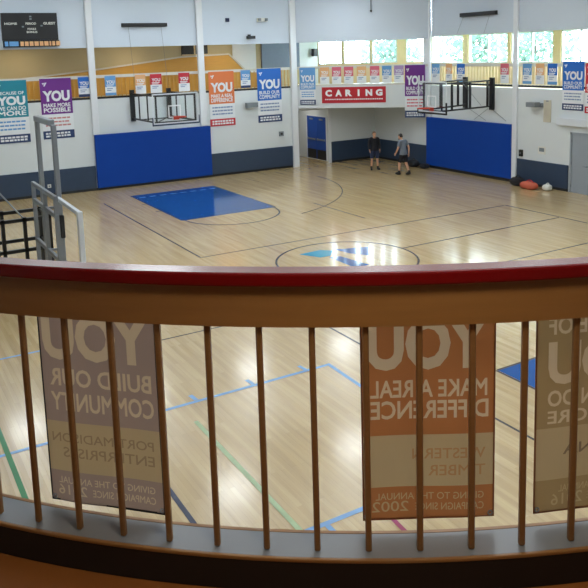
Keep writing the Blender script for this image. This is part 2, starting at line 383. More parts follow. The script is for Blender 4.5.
ybase = Vector((RBK, -3.2, 0)); DY = Vector((0, 1, 0)); DX = Vector((1, 0, 0))
rw = [(26.62, 28.86), (23.82, 26.26), (21.34, 23.62), (18.9, 20.95), (16.3, 18.6), (13.4, 15.8), (10.6, 13.0), (7.8, 10.2), (5.0, 7.4)]
rw = sorted((a + 3.2, e + 3.2) for a, e in rw)
window_wall('wall_right_back', ybase, DY, DX, P3.y + 3.2 - .05, rw, 4.62, 5.93, 'tan')
for a, e in rw:
    mid = {28.86: 28.05, 26.26: 25.04, 23.62: 22.5, 20.95: 20.02}.get(round(e - 3.2, 2), (a + e) / 2 - 3.2) + 3.2
    window(ybase, DY, DX, a, e, [mid], 4.62, 5.93)
# near side: outer walls behind the camera, near track and its dropped wall
wall('wall_near_left', 'white_wall', [(-3.6, -3.4, -3.2, 34.2, 0, 3.4), (-3.6, -3.4, -3.2, 34.2, 3.4, CEIL)])
wall('wall_near_back', 'white_wall', [(-3.6, RBK, -3.2, -3.0, 0, CEIL)])
CX, CY, RR = 3.528, 5.352, 4.2
def arc(r, a0=-184, a1=-86, n=56): return [(CX + r * math.cos(R_(a0 + (a1 - a0) * k / n)), CY + r * math.sin(R_(a0 + (a1 - a0) * k / n))) for k in range(n + 1)]
def rail_line(r, n=60):
    """plan of the rounded gallery edge at offset r from the corner centre: straight, quarter round, straight"""
    return [(CX - r, CY + 3.0)] + [(CX + r * math.cos(R_(180 + 90 * k / n)), CY + r * math.sin(R_(180 + 90 * k / n))) for k in range(n + 1)] + [(CX + 4.0, CY - r)]
def rail_strip(mb, r0, r1, z0, z1, n=60):
    a = rail_line(r0, n); c = rail_line(r1, n); m = len(a)
    vs = [(x, y, z0) for x, y in a] + [(x, y, z0) for x, y in c] + [(x, y, z1) for x, y in a] + [(x, y, z1) for x, y in c]; fs = []
    for i in range(m - 1):
        q = lambda k, j: k * m + j
        fs += [(q(0, i), q(0, i + 1), q(1, i + 1), q(1, i)), (q(2, i), q(3, i), q(3, i + 1), q(2, i + 1)), (q(1, i), q(1, i + 1), q(3, i + 1), q(3, i)), (q(0, i), q(2, i), q(2, i + 1), q(0, i + 1))]
    fs += [(0, m, 3 * m, 2 * m), (m - 1, 3 * m - 1, 4 * m - 1, 2 * m - 1)[::-1]]
    mb.add(vs, fs)
def solid_fix(o):
    bm = bmesh.new(); bm.from_mesh(o.data); bmesh.ops.recalc_face_normals(bm, faces=bm.faces); bm.to_mesh(o.data); bm.free(); return o
pl = rail_line(RR + .04)
b = MB(); b.prism(pl + [(CX + 4.0, -3.0), (-3.4, -3.0), (-3.4, CY + 3.0)], 3.4, 3.68); struct(solid_fix(b.build('floor_track', 'track_floor')))
b = MB(); b.prism(rail_line(RR) + [(CX + 4.0, -3.0), (-3.4, -3.0), (-3.4, CY + 3.0)], ZC, ZC + .1); struct(solid_fix(b.build('ceiling_near_track', 'ceiling')))
b = MB(); rail_strip(b, RR - .1, RR + .1, ZO + .05, CEIL); struct(solid_fix(b.build('wall_near_upper', 'upper_wall')))
bx('ceiling', 'ceiling', (-3.6, RBK + .2, -3.2, BK + .2, CEIL, CEIL + .2))['kind'] = 'structure'
# trim: wainscot pads, baseboards
def trim(name, m, boxes, bevel=.01):
    b = MB()
    for d in boxes: b.box(*d)
    return struct(b.build(name, m, bevel=bevel))
wz0, wz1 = .1, 1.02
trim('trim_wainscot_left', 'navy', [(-1.0, 8.08, V0 - .05, V0 - .002, wz0, wz1), (13.22, 17.6, V0 - .05, V0 - .002, wz0, wz1), (19.55, U0 - .002, V0 - .05, V0 - .002, wz0, wz1)])
trim('trim_wainscot_right', 'navy', [(U0 - .05, U0 - .002, 26.28, V0 - .06, wz0, .98), (U0 - .05, U0 - .002, 18.42, 20.88, wz0, .98), (U0 - .05, U0 - .002, 4, 17.4, wz0, .98)])
trim('baseboard_left', 'black', [(-1.0, 17.6, V0 - .035, V0 - .002, 0.001, .1), (19.55, U0 - .04, V0 - .035, V0 - .002, 0.001, .1)], 0)
trim('baseboard_right', 'black', [(U0 - .035, U0 - .002, 18.42, V0 - .04, 0.001, .1), (U0 - .035, U0 - .002, 4, 17.4, 0.001, .1)], 0)
trim('baseboard_alcove', 'black', [(17.63, 17.66, V0 + T, 33.98, .001, .1), (17.66, 19.6, 33.96, 33.99, .001, .1)], 0)
# pilasters
k = 0
for (x0, x1, z0) in ((8.06, 8.32, 2.3), (12.78, 13.06, 2.32), (17.38, 17.68, 0)):
    k += 1; trim('column_left_%d' % k, 'pilaster', [(x0, x1, V0 - .14, V0 - .001, z0, CEIL)])
k = 0
for (y0, y1, z0) in ((26.02, 26.46, 2.3), (20.90, 21.12, 0)):
    k += 1; trim('column_right_%d' % k, 'pilaster', [(U0 - .1, U0 - .001, y0, y1, z0, CEIL)])
trim('trim_alcove_post', 'pilaster', [(19.40, 19.56, V0 - .03, V0 - .001, 0.001, 2.62)])
# alcove double door, steel door in the right wall
d1 = MB(); d1.box(19.60, 19.66, 30.78, 30.84, 0, 2.2); d1.box(19.60, 19.66, 32.64, 32.70, 0, 2.2); d1.box(19.60, 19.66, 30.78, 32.70, 2.16, 2.22)
d1.box(19.62, 19.84, 30.80, 32.68, 0.001, .02)
d1 = struct(d1.build('door_1', 'pilaster'))
for (y0, y1) in ((30.85, 31.735), (31.745, 32.63)):
    lf = bx('door_leaf', 'door_blue', (19.62, 19.67, y0, y1, .01, 2.155), d1, bevel=.006)
    bx('kick_plate', 'black_metal', (19.612, 19.62, y0 + .03, y1 - .03, .02, .5), lf)
    bar = MB(); bar.box(19.56, 19.60, y0 + .08, y1 - .08, .98, 1.05); bar.box(19.595, 19.62, y0 + .08, y0 + .14, .96, 1.07); bar.box(19.595, 19.62, y1 - .14, y1 - .08, .96, 1.07); bar.build('push_bar', 'steel', lf)
    bx('closer', 'steel', (19.58, 19.62, y0 + .3, y1 - .3, 1.98, 2.06), lf)
d2 = MB(); d2.box(U0 - .03, U0 + .12, 18.30, 18.37, 0, 2.21); d2.box(U0 - .03, U0 + .12, 17.45, 17.52, 0, 2.21); d2.box(U0 - .03, U0 + .12, 17.45, 18.37, 2.14, 2.21)
d2.box(U0, U0 + T, 17.47, 18.35, 0.001, .02)
d2 = struct(d2.build('door_2', 'door_grey'))
lf = bx('door_leaf', 'door_grey', (U0 - .005, U0 + .045, 17.525, 18.295, .01, 2.135), d2, bevel=.005)
hb = MB(); hb.tube([(U0 - .01, 17.62, 1.02), (U0 - .07, 17.62, 1.02), (U0 - .07, 17.76, 1.02)], .012); hb.build('door_handle', 'steel', lf)
for z in (.25, 1.08, 1.9): bx('hinge', 'steel', (U0 - .035, U0 - .004, 18.285, 18.305, z - .05, z + .05), d2)
# outside: lawn
lawn = MB(); lawn.box(25.2, 60, -10, 60, -.3, -.1); lawn.box(-10, 25.2, 34.8, 60, -.3, -.1); struct(lawn.build('ground_lawn', 'grass'))
# ------------------------------------------------------------------ blue wall pads
def pad(name, dims, label, seams):
    o = thing(name, ((dims[0] + dims[1]) / 2, (dims[2] + dims[3]) / 2, dims[4]), label, 'wall pad', 'blue wall pads under the hoops')
    bx('pad_panel', 'blue_pad', dims, o, bevel=.025)
    bx('backing_board', 'black', seams, o)
    return o
pad('wall_pad', (8.1, 13.2, V0 - .16, V0 - .02, .1, 2.28), 'long royal blue wall pad under the hoop on the left wall', (8.14, 13.16, V0 - .1, V0 - .004, .001, .12))
pad('wall_pad', (U0 - .13, U0 - .02, 21.13, 26.25, .12, 2.3), 'long royal blue wall pad under the hoop on the right wall', (U0 - .1, U0 - .004, 21.17, 26.21, .001, .14))
# ------------------------------------------------------------------ far railings
def far_railing(label, p, q, z0, out, bm='baluster', pitch=.175, base='black'):
    """p, q plan end points, balusters 16 cm apart, built just inside the opening"""
    p, q = Vector((p[0], p[1], 0)), Vector((q[0], q[1], 0)); d = (q - p); L = d.length; d.normalize(); n = Vector(out)
    r = thing('track_railing', ((p.x + q.x) / 2, (p.y + q.y) / 2, z0), label, 'railing', 'railings of the far running track')
    b = MB(); b.obox(p + n * .0 + Vector((0, 0, z0)), d * L, n * .12, (0, 0, .08)); b.build('base_rail', base, r)
    b = MB(); b.obox(p + Vector((0, 0, 4.56)), d * L, n * .05, (0, 0, .12)); b.build('top_rail', 'far_rail', r)
    cnt = int(L / pitch); me = None
    for k in range(cnt):
        c = p + d * (L * (k + .5) / cnt) + n * .03; off = c - Vector(((p.x + q.x) / 2, (p.y + q.y) / 2, 0))
        if me is None:
            mb = MB(); mb.obox(-d * .016 - n * .014 + Vector((0, 0, .08)), d * .032, n * .028, (0, 0, 4.565 - z0 - .08))
            o = mb.build('baluster', bm); me = o.data; o.parent = r
        else:
            o = bpy.data.objects.new('baluster', me); COL.objects.link(o); o.parent = r
        o.location = (off.x, off.y, 0)
    return r
far_railing('low wooden railing in the long opening of the left wall', (1.8, V0 + .02), (17.38, V0 + .02), ZT, (0, 1, 0))
far_railing('low wooden railing under the windows of the right wall', (U0 + .02, 12.0), (U0 + .02, 26.0), ZT + .05, (1, 0, 0), 'baluster_tan')
pa, pb = dg(.12, .02, 0), dg(DL - .12, .02, 0)
far_railing('low railing above the red CARING banner across the corner', (pa.x, pa.y), (pb.x, pb.y), ZT + .045, tuple(DN), 'baluster_tan', 1.2, 'far_rail')
# ------------------------------------------------------------------ near railing
nr = thing('gallery_railing', (CX + RR * math.cos(R_(233)), CY + RR * math.sin(R_(233)), 3.68), 'curved wooden gallery railing with dark red handrail, nearest to the viewer', 'railing')
b = MB(); rail_strip(b, RR - .02, RR + .06, 4.702, 4.746); solid_fix(b.build('handrail', 'red', nr, smooth=False, bevel=.008))
b = MB(); rail_strip(b, RR - .025, RR + .03, 4.566, 4.701); solid_fix(b.build('fascia', 'fascia', nr))
b = MB(); rail_strip(b, RR - .085, RR + .035, 3.789, 3.80); solid_fix(b.build('ledge', 'ledge', nr))
b = MB(); rail_strip(b, RR + .036, RR + .05, 3.789, 3.802); solid_fix(b.build('ledge_nosing', 'fascia', nr, bevel=.004))
b = MB(); rail_strip(b, RR - .1, RR - .086, 3.76, 3.801); solid_fix(b.build('edge_strip', 'fascia', nr))
b = MB(); rail_strip(b, RR - .086, RR + .019, 3.682, 3.788); solid_fix(b.build('ledge_core', 'ledge', nr))
b = MB(); rail_strip(b, RR + .02, RR + .046, 3.682, 3.788); solid_fix(b.build('kick_board', 'black', nr))
me = None; a = -182.0 - 2.25 * 0 
angs = [-138.2 + 2.252 * k for k in range(-18, 21)]
pts = [(CX + RR * math.cos(R_(t)), CY + RR * math.sin(R_(t)), t) for t in angs if -180 <= t <= -90]
pts += [(CX - RR, CY + .16 * k, -180) for k in range(1, 18)] + [(CX + .16 * k, CY - RR, -90) for k in range(1, 24)]
for (x, y, t) in pts:
    if me is None:
        mb = MB(); mb.box(-.0098, .0098, -.0098, .0098, 3.801, 4.565)
        o = mb.build('baluster', 'rail_wood'); me = o.data; o.parent = nr
        for v in me.vertices: v.co.z -= 3.68
        bv = o.modifiers.new('bevel', 'BEVEL'); bv.width = .004; bv.segments = 1
        first = o
    else:
        o = first.copy(); COL.objects.link(o)
    o.location = (x - nr.location.x, y - nr.location.y, 0); o.rotation_euler = (0, 0, R_(t))
# ------------------------------------------------------------------ banners
def flat_mat(name, h): return mat(name, h, .6, var=.03, scale=3)
BC = {k: flat_mat('banner_' + k, h) for k, h in dict(teal=(20, 130, 150), purple=(104, 36, 130), orange=(214, 116, 62), red=(190, 40, 56), blue=(24, 100, 190), navy=(34, 58, 104),
      white=(226, 230, 234), lightblue=(96, 152, 206), pink=(208, 96, 116), peach=(222, 170, 120), ink=(120, 140, 178), lilac=(168, 140, 190), inkred=(196, 130, 132)).items()}
def banner(label, group, origin, r, n, w, h, top, foot, lines, sponsor=None, foot_lines=None, name='banner', heading=None, ybig=None, cut=.42, footh=.15, ink='ink', shift=0, two=None, footz=None):
    """hanging banner; origin = lower left corner seen from the front, r = right, n = out of the front"""
    o = Vector(origin); r = Vector(r).normalized(); n = Vector(n).normalized(); t = .006
    root = thing(name, tuple(o + r * w / 2), label, 'banner', group)
    sh = MB(); 
    for i, (z0, z1) in enumerate(((cut * h, h), (footh * h, cut * h), (0, footh * h))):
        sh.cur = i; sh.obox(o + Vector((0, 0, z0)) - n * t, r * w, n * t, (0, 0, z1 - z0))
    sh.build('sheet', [BC[top], BC['white'], BC[foot]], root)
    fn = lambda x, y: o + r * (x * w) + Vector((0, 0, y * h)) + n * .004
    hd = MB()
    for (s, x0, x1, y0, y1, bo) in lines: put_text(hd, s, fn, x0, x1, y0, y1, bo)
    if lines: hd.build('headline', BC['white'], root)
    if sponsor:
        sp = MB()
        for (s, x0, x1, y0, y1) in sponsor: put_text(sp, s, fn, x0, x1, y0, y1, .01)
        sp.build('sponsor_lettering', BC[ink], root)
    return root
def marks(root, fn, rows, m, name='print_rows'):
    b = MB()
    for (x0, x1, y0, y1) in rows: b.add([fn(x0, y0), fn(x1, y0), fn(x1, y1), fn(x0, y1)], [(0, 1, 2, 3)])
    b.build(name, m, root)
def big_banner(label, origin, r, n, w, h, top, foot, sub, first=None, ink='ink', cut=.41, mid_ink=True):
    yb = .64 if first is None else .60
    L = [('YOU', .07, .93, .62 if first is None else .605, .80 if first is None else .75, .05)]
    if first: L.append((first, .1, .9, .775, .825, .02))
    ys = [(.525, .59), (.44, .515)] if len(sub) == 2 else [(.455, .575)]
    for s, (y0, y1) in zip(sub, ys): L.append((s, .07, .93, y0, y1, .03))
    b = banner(label, 'large wall banners', origin, r, n, w, h, top, foot, L, cut=cut, footh=.135)
    o = Vector(origin); rr = Vector(r).normalized(); nn = Vector(n).normalized()
    fn = lambda x, y: o + rr * (x * w) + Vector((0, 0, y * h)) + nn * .004
    random.seed(int(origin[0] * 100) + int(origin[1] * 10))
    if mid_ink:
        for y in (.33, .27, .21):
            rows = []
            x = .1
            while x < .86:
                l = random.uniform(.05, .16); rows.append((x, min(x + l, .9), y, y + .026)); x += l + .02
            marks(b, fn, rows, BC[ink], 'print_row')
    rows = []
    for y in (.075, .03):
        x = .08
        while x < .88:
            l = random.uniform(.05, .12); rows.append((x, min(x + l, .92), y, y + .03)); x += l + .025
    marks(b, fn, rows, BC['white'], 'footer_print')
    e = MB()                                          # small emblem at the top left: a wedge and a bent stroke
    for poly in (((.07, .93), (.15, .93), (.11, .895)), ((.16, .935), (.22, .935), (.15, .875), (.12, .875), (.115, .89), (.135, .89))):
        e.add([fn(*p) for p in poly], [tuple(range(len(poly)))])
    e.build('emblem', BC['white'], b)
    return b
FL = (0, -1, 0); RX = (1, 0, 0); FR = (-1, 0, 0); RY = (0, -1, 0)
yl = V0 - .02
big_banner('large teal and blue wall banner, leftmost on the left wall', (4.44, yl, 2.22), RX, FL, 1.2, 2.4, 'teal', 'navy', ['WE CAN DO', 'MORE'], 'BECAUSE OF', ink='lightblue')
big_banner('large purple wall banner under the scoreboard, left of the white column', (6.13, yl, 2.26), RX, FL, 1.21, 2.37, 'purple', 'navy', ['MAKE MORE', 'POSSIBLE'], ink='inkred')
big_banner('large orange wall banner between two columns on the left wall', (13.26, yl, 2.22), RX, FL, 1.22, 2.4, 'orange', 'red', ['MAKE A REAL', 'DIFFERENCE'], ink='ink')
big_banner('large bright blue wall banner left of the cut corner', (15.64, yl, 2.22), RX, FL, 1.24, 2.44, 'blue', 'navy', ['BUILD OUR', 'COMMUNITY'], ink='ink')
p = dg(.26, -.03, 2.92); big_banner('medium teal and light blue banner beside the corner windows', p, DD, -DN, .74, 1.71, 'lightblue', 'navy', ['BUILD OUR', 'COMMUNITY'], ink='lightblue')
p = dg(5.1, -.03, 2.28); big_banner('large purple wall banner at the right end of the corner balcony', p, DD, -DN, .9, 2.36, 'purple', 'navy', ['BUILD OUR', 'COMMUNITY'], ink='pink')
yr = U0 - .02
big_banner('medium blue banner high on the right wall near the grey door', (yr, 18.77, 3.0), RY, FR, .93, 1.75, 'blue', 'navy', ['BUILD OUR', 'COMMUNITY'], ink='ink')
big_banner('medium red banner at the right edge of the picture', (yr, 17.78, 2.93), RY, FR, .93, 1.75, 'red', 'red', ['BUILD OUR', 'COMMUNITY'], ink='ink')
def small(label, origin, r, n, w, h, top, foot='white'):
    b = banner(label, 'small banners on the far railings', origin, r, n, w, h, top, foot, [('YOU', .12, .88, .60, .78, .04)], cut=.44, footh=.14, name='pennant_banner')
    o = Vector(origin); rr = Vector(r).normalized(); nn = Vector(n).normalized()
    marks(b, lambda x, y: o + rr * (x * w) + Vector((0, 0, y * h)) + nn * .004, [(.12, .8, .52, .56), (.15, .7, .46, .49)], BC['white'])
    marks(b, lambda x, y: o + rr * (x * w) + Vector((0, 0, y * h)) + nn * .004, [(.15, .7, .33, .37), (.15, .55, .24, .28)], BC['ink'], 'sponsor_print')
SL = [(7.62, .47, 'blue', 'navy', 'small blue banner on the left railing beside the first column'),
      (8.70, .45, 'lightblue', 'lightblue', 'small pale blue banner just right of the first column'),
      (9.97, .45, 'peach', 'white', 'small peach banner, first of three above the left hoop'),
      (10.62, .50, 'red', 'white', 'small red banner, middle of three above the left hoop'),
      (11.88, .50, 'red', 'white', 'small red banner, last of three above the left hoop'),
      (14.83, .48, 'lightblue', 'navy', 'small light blue banner between the large orange and blue banners')]
for (x, w, c, f, lb) in SL: small(lb, (x, V0 - .012, 3.84), RX, FL, w, .79, c, f)
SRt = [(25.98, .52, 'lightblue', 'white', 'small light blue banner by the column over the right hoop'),
       (25.06, .40, 'peach', 'white', 'small peach banner over the right hoop'),
       (24.36, .48, 'blue', 'lightblue', 'small blue banner over the right hoop'),
       (21.84, .44, 'pink', 'white', 'small pink banner left of the second column on the right railing'),
       (20.68, .44, 'lightblue', 'lightblue', 'small light blue banner right of the second column on the right wall'),
       (20.04, .40, 'peach', 'white', 'small peach banner between two blue ones on the right railing'),
       (19.47, .44, 'blue', 'lightblue', 'small blue banner next to the medium blue wall banner')]
for (y, w, c, f, lb) in SRt: small(lb, (U0 - .012, y, 3.9), RY, FR, w, .77, c, f)
ORD = ['first', 'second', 'third', 'fourth', 'fifth', 'sixth', 'seventh']
for k, (s, c, nm) in enumerate(((1.22, 'peach', 'peach'), (1.78, 'pink', 'pink'), (2.34, 'pink', 'pink'), (2.93, 'peach', 'peach'), (3.53, 'pink', 'dusky pink'), (4.08, 'lightblue', 'light blue'), (4.62, 'lilac', 'lilac'))):
    small('small %s banner above CARING, %s from the left' % (nm, ORD[k]), dg(s, -.012, 3.86), DD, -DN, .43, .77, c, 'white')
# red CARING banner on the corner balcony
cb = dg(1.29, -.02, 2.98); cr = thing('caring_banner', tuple(cb + DD * 1.47), 'wide red banner reading CARING across the corner balcony', 'banner')
b = MB(); b.obox(cb, DD * 2.95, DN * .008, (0, 0, .73)); b.build('sheet', 'red_cloth', cr)
cf = lambda x, y: cb + DD * (x * 2.95) + Vector((0, 0, y * .73)) - DN * .004
for i, ch in enumerate('CARING'):
    b = MB()
    x = .055 + i * .158; w_ = .105 if ch != 'I' else .03
    if ch == 'I': x += .035
    put_text(b, ch, cf, x, x + w_, .42, .84, .06); b.build('letter', 'white', cr)
b = MB(); random.seed(3); x = .05
while x < .93:
    l = random.uniform(.012, .03); b.add([cf(x, .2), cf(x + l, .2), cf(x + l, .27), cf(x, .27)], [(0, 1, 2, 3)]); x += l + .008
b.build('small_print', 'white', cr)
# near banners hanging from the gallery railing, seen from behind
NB = {k: translucent(flat_mat('fabric_' + k, h), .55) for k, h in dict(ghost_dark=(118, 98, 76), brown=(146, 124, 112), orange=(158, 100, 58), olive=(148, 122, 84), beige=(170, 146, 110), pale=(172, 148, 110),
      ghost=(142, 118, 90), ghost_orange=(164, 122, 80), light=(190, 166, 136), hem=(150, 100, 70)).items()}
def woven(y0, y1, lst):
    """one band of cloth cut up into plain cloth and the letters printed through it (no overlap)"""
    vs = [Vector((x, y)) for x in (0, 1) for y in (y0, y1)]; es = [(0, 1), (1, 3), (3, 2), (2, 0)]; loops = []
    for k in range(1, 12): vs += [Vector((k / 12, y0)), Vector((k / 12, y1))]
    for (t, xa, xb, ya, yb, bo) in lst:
        tv, tf = text_polys(t, bo); n = len(vs); vs += [Vector((xa + u * (xb - xa), ya + v * (yb - ya))) for u, v in tv]
        loops.append((xa, xb, ya, yb, [[vs[n + i] for i in f] for f in tf])); es += [(a + n, b + n) for a, b in boundary(tf)]
    r = delaunay_2d_cdt(vs, es, [], 0, 1e-6, False); V, F = r[0], r[2]; A_, B_ = [], []
    for f in F:
        c = (V[f[0]] + V[f[1]] + V[f[2]]) / 3
        hit = any(xa <= c.x <= xb and ya <= c.y <= yb and any(in_poly(c, t) for t in tris) for (xa, xb, ya, yb, tris) in loops)
        (B_ if hit else A_).append(tuple(f))
    pts_ = [tuple(v) for v in V]
    return subset(pts_, A_), subset(pts_, B_)
def near_banner(label, a0, a1, zb, col, heads, sponsor, foots, sp_ink, band_ink):
    r = RR - .1
    p0 = Vector((CX + r * math.cos(R_(a0)), CY + r * math.sin(R_(a0)), 0)); p1 = Vector((CX + r * math.cos(R_(a1)), CY + r * math.sin(R_(a1)), 0))
    # front faces the gym: seen from the gym its left end is p1
    w = (p0 - p1).length; rx = (p0 - p1).normalized(); out = Vector((CX, CY, 0)) - (p0 + p1) / 2; out.z = 0; out.normalize()
    zt = 4.59; h = zt - zb; o = p1 + Vector((0, 0, zb)) + out * .0
    root = thing('gallery_banner', tuple(o + rx * w / 2), label, 'banner', 'banners hanging from the near gallery railing')
    def wave(x, y): return math.sin(x * 7 + a0) * .004 * (1 - y)
    def pt(x, y, d=0): return o + rx * (x * w) + Vector((0, 0, y * h)) + out * (d + wave(x, y))
    bands = ((.40, 1.0, NB[col]), (.155, .40, NB['beige']), (0, .155, NB[col])); inkm = (NB['light'], NB[sp_ink], NB[band_ink])
    sh = MB(); ink = [MB(), MB(), MB()]
    for i, ((y0, y1, _), lst) in enumerate(zip(bands, (heads, sponsor, foots))):
        cloth, letters = woven(y0, y1, lst); sh.cur = i
        sh.add([pt(x, y) for x, y in cloth[0]], cloth[1]); ink[i].add([pt(x, y) for x, y in letters[0]], letters[1])
    sh.build('sheet', [q[2] for q in bands], root)
    for nm, q, m_ in zip(('headline', 'sponsor_lettering', 'footer_lettering'), ink, inkm): q.build(nm, m_, root)
    b = MB(); hm = .012
    for (x0, x1, y0, y1) in ((0, hm, 0, 1), (1 - hm, 1, 0, 1), (hm, 1 - hm, 0, .008)):
        for d in (-.0016, .0016):
            vs = [pt(x, y, d) for x, y in ((x0, y0), (x1, y0), (x1, y1), (x0, y1))]; b.add(vs, [(0, 1, 2, 3)] if d > 0 else [(3, 2, 1, 0)])
    b.build('hem', NB['hem'] if col != 'brown' else 'cloth_black', root)
    for x in (.03, .97):
        b = MB(); c = pt(x, .018); b.tube([c + Vector((math.cos(t), 0, 0)).x * rx * .007 + Vector((0, 0, math.sin(t) * .007)) for t in [2 * math.pi * i / 12 for i in range(12)]], .003, 6, closed=True); b.build('grommet', 'steel', root)
    for x in (.008, .992): ln = MB(); ln.tube([pt(x, .985), pt(x, .985) + Vector((0, 0, .09)) - out * .025], .002, 6); ln.build('tie_cord', 'black', root)
    return root
near_banner('brownish sheer banner reading BUILD OUR COMMUNITY in reverse, leftmost on the near railing', -138.42, -132.15, 3.822, 'brown',
            [('YOU', .05, .97, .70, .93, .04), ('BUILD OUR', .06, .93, .575, .66, .02), ('COMMUNITY', .05, .93, .455, .545, .02)],
            [('PORT MADISON', .07, .95, .300, .345, .01), ('ENTERPRISES', .07, .86, .225, .275, .01)],
            [('GIVING TO THE ANNUAL', .08, .92, .092, .125, .005), ('CAMPAIGN SINCE', .08, .62, .04, .075, .005), ('2016', .67, .93, .035, .085, .005)], 'ghost', 'light')
near_banner('orange sheer banner reading MAKE A REAL DIFFERENCE in reverse on the near railing', -122.62, -116.47, 3.84, 'orange',
            [('YOU', .05, .95, .70, .94, .04), ('MAKE A REAL', .06, .93, .575, .655, .02), ('DIFFERENCE', .05, .93, .475, .56, .02)],
            [('WESTERN', .07, .62, .285, .335, .01), ('TIMBER', .07, .50, .205, .255, .01)],
            [('GIVING TO THE ANNUAL', .08, .90, .092, .125, .005), ('CAMPAIGN SINCE', .08, .60, .04, .075, .005), ('2002', .65, .93, .035, .085, .005)], 'ghost_orange', 'pale')
near_banner('olive brown sheer banner at the right end of the near railing', -114.6, -108.4, 3.838, 'olive',
            [('BECAUSE OF', .06, .90, .83, .91, .02), ('YOU', .05, .9, .60, .80, .04), ('WE CAN DO', .06, .90, .50, .575, .02), ('MORE', .45, .90, .42, .48, .02)],
            [('TINA', .36, .77, .27, .32, .01)],
            [('GIVING TO THE ANNUAL', .08, .80, .092, .125, .005), ('CAMPAIGN SINCE', .08, .56, .04, .075, .005), ('2016', .6, .86, .03, .085, .005)], 'ghost_dark', 'pale')
# ------------------------------------------------------------------ scoreboard
sb = thing('scoreboard', (5.92, V0, 5.86), 'black electronic scoreboard high on the left wall', 'scoreboard')
bx('cabinet', 'black_metal', (4.9, 6.95, V0 - .2, V0 - .01, 6.12, 7.14), sb, bevel=.01)
bx('sponsor_strip', 'cloth_black', (4.92, 6.97, V0 - .19, V0 - .01, 5.86, 6.115), sb)
sf = lambda x, y: Vector((4.9 + 2.05 * x, V0 - .204, 5.86 + 1.28 * y))
b = MB()
for (s, x0, x1, y0, y1) in (('HOME', .05, .27, .655, .72), ('PERIOD', .42, .61, .655, .72), ('GUEST', .74, .96, .655, .73), ('FOULS', .45, .60, .50, .56), ('BONUS', .43, .62, .41, .47)): put_text(b, s, sf, x0, x1, y0, y1, .03)
b.build('lettering', 'paper', sb)
b = MB()
for (x, y) in ((.495, .80), (.495, .87)): b.add([sf(x, y), sf(x + .04, y), sf(x + .04, y + .045), sf(x, y + .045)], [(0, 1, 2, 3)])
for (x, y) in ((.35, .575), (.685, .6)): b.add([sf(x, y), sf(x + .04, y), sf(x + .04, y + .045), sf(x, y + .045)], [(0, 1, 2, 3)])
b.build('indicator', 'grey_plastic', sb)
b = MB(); b.box(5.12, 5.45, V0 - .196, V0 - .19, 5.9, 6.08); b.box(4.96, 5.08, V0 - .196, V0 - .19, 5.9, 6.08); b.build('sponsor_print', BC['lightblue'], sb)
b = MB(); random.seed(5); x = 5.52
while x < 6.85:
    l = random.uniform(.06, .16); b.box(x, x + l, V0 - .196, V0 - .19, 5.9, 6.07); x += l + .04
b.build('sponsor_print', BC['peach'], sb)
# ------------------------------------------------------------------ basketball hoops
def rim_mesh(c, r):
    b = MB(); b.tube([(c[0] + r * math.cos(2 * math.pi * i / 28), c[1] + r * math.sin(2 * math.pi * i / 28), c[2]) for i in range(28)], .018, 8, closed=True); return b
def net(c, r):
    b = MB(); n = 12
    for k in range(n):
        for sgn in (1, -1):
            pts = []
            for j in range(6):
                t = 2 * math.pi * (k + sgn * j * .5) / n; rr = r * (1 - .085 * j); pts.append((c[0] + rr * math.cos(t), c[1] + rr * math.sin(t), c[2] - .08 * j))
            b.tube(pts, .004, 4)
    return b
hL = thing('basketball_hoop', (10.56, V0, 2.7), 'wall-mounted glass basketball hoop on a black frame, left wall', 'basketball hoop', 'basketball hoops')
YB = 27.38
b = MB()
b.box(9.62, 11.5, YB - .02, YB, 3.90, 3.95); b.box(9.62, 11.5, YB - .02, YB, 2.78, 2.83); b.box(9.62, 9.67, YB - .02, YB, 2.78, 3.95); b.box(11.45, 11.5, YB - .02, YB, 2.78, 3.95)
b.build('backboard_frame', 'white_metal', hL)
bx('backboard', 'board_glass', (9.66, 11.46, YB - .015, YB - .003, 2.82, 3.91), hL)
b = MB()
for d in ((10.24, 10.76, 3.44, 3.49), (10.24, 10.76, 3.0, 3.05), (10.24, 10.29, 3.0, 3.49), (10.71, 10.76, 3.0, 3.49)): b.box(d[0], d[1], YB - .022, YB - .016, d[2], d[3])
b.build('target_square', 'white', hL)
b = MB(); b.box(9.6, 11.52, YB - .03, YB + .02, 2.72, 2.78); b.box(9.59, 9.63, YB - .03, YB + .02, 2.72, 3.05); b.box(11.49, 11.53, YB - .03, YB + .02, 2.72, 3.05); b.build('edge_padding', 'navy', hL, bevel=.01)
rimc = (10.56, YB - .40, 3.05)
rm = rim_mesh(rimc, .23).build('rim', 'orange', hL, smooth=True)
b = MB(); b.box(10.44, 10.68, YB - .18, YB - .022, 3.03, 3.06); b.box(10.44, 10.68, YB - .03, YB - .022, 2.92, 3.06); b.build('rim_bracket', 'orange', rm)
for x in (9.78, 11.38):
    bx('wall_channel', 'black_metal', (x - .09, x + .09, V0 - .12, V0 - .005, 2.72, 4.02), hL)
for x in (9.78, 11.38):
    for z in (2.84, 3.86): b = MB(); b.bar((x, V0 - .1, z), (x, YB + .06, z), .06); b.build('support_arm', 'black_metal', hL)
b = MB()
for x in (9.78, 11.38):
    b.bar((x, YB + .05, 2.80), (x, YB + .05, 3.9), .06)
    for yy in (28.4, 29.4): b.bar((x, yy, 2.84), (x, yy, 3.86), .045)
for z in (2.84, 3.86): b.bar((9.75, YB + .05, z), (11.41, YB + .05, z), .06); b.bar((9.75, 29.4, z), (11.41, 29.4, z), .04)
b.bar((9.78, YB + .1, 2.84), (11.38, V0 - .15, 2.84), .03)
b.build('back_frame', 'black_metal', hL)
hR = thing('basketball_hoop', (U0, 23.0, 2.7), 'wall-mounted glass basketball hoop on a black frame, right wall', 'basketball hoop', 'basketball hoops')
XB = 19.16
b = MB()
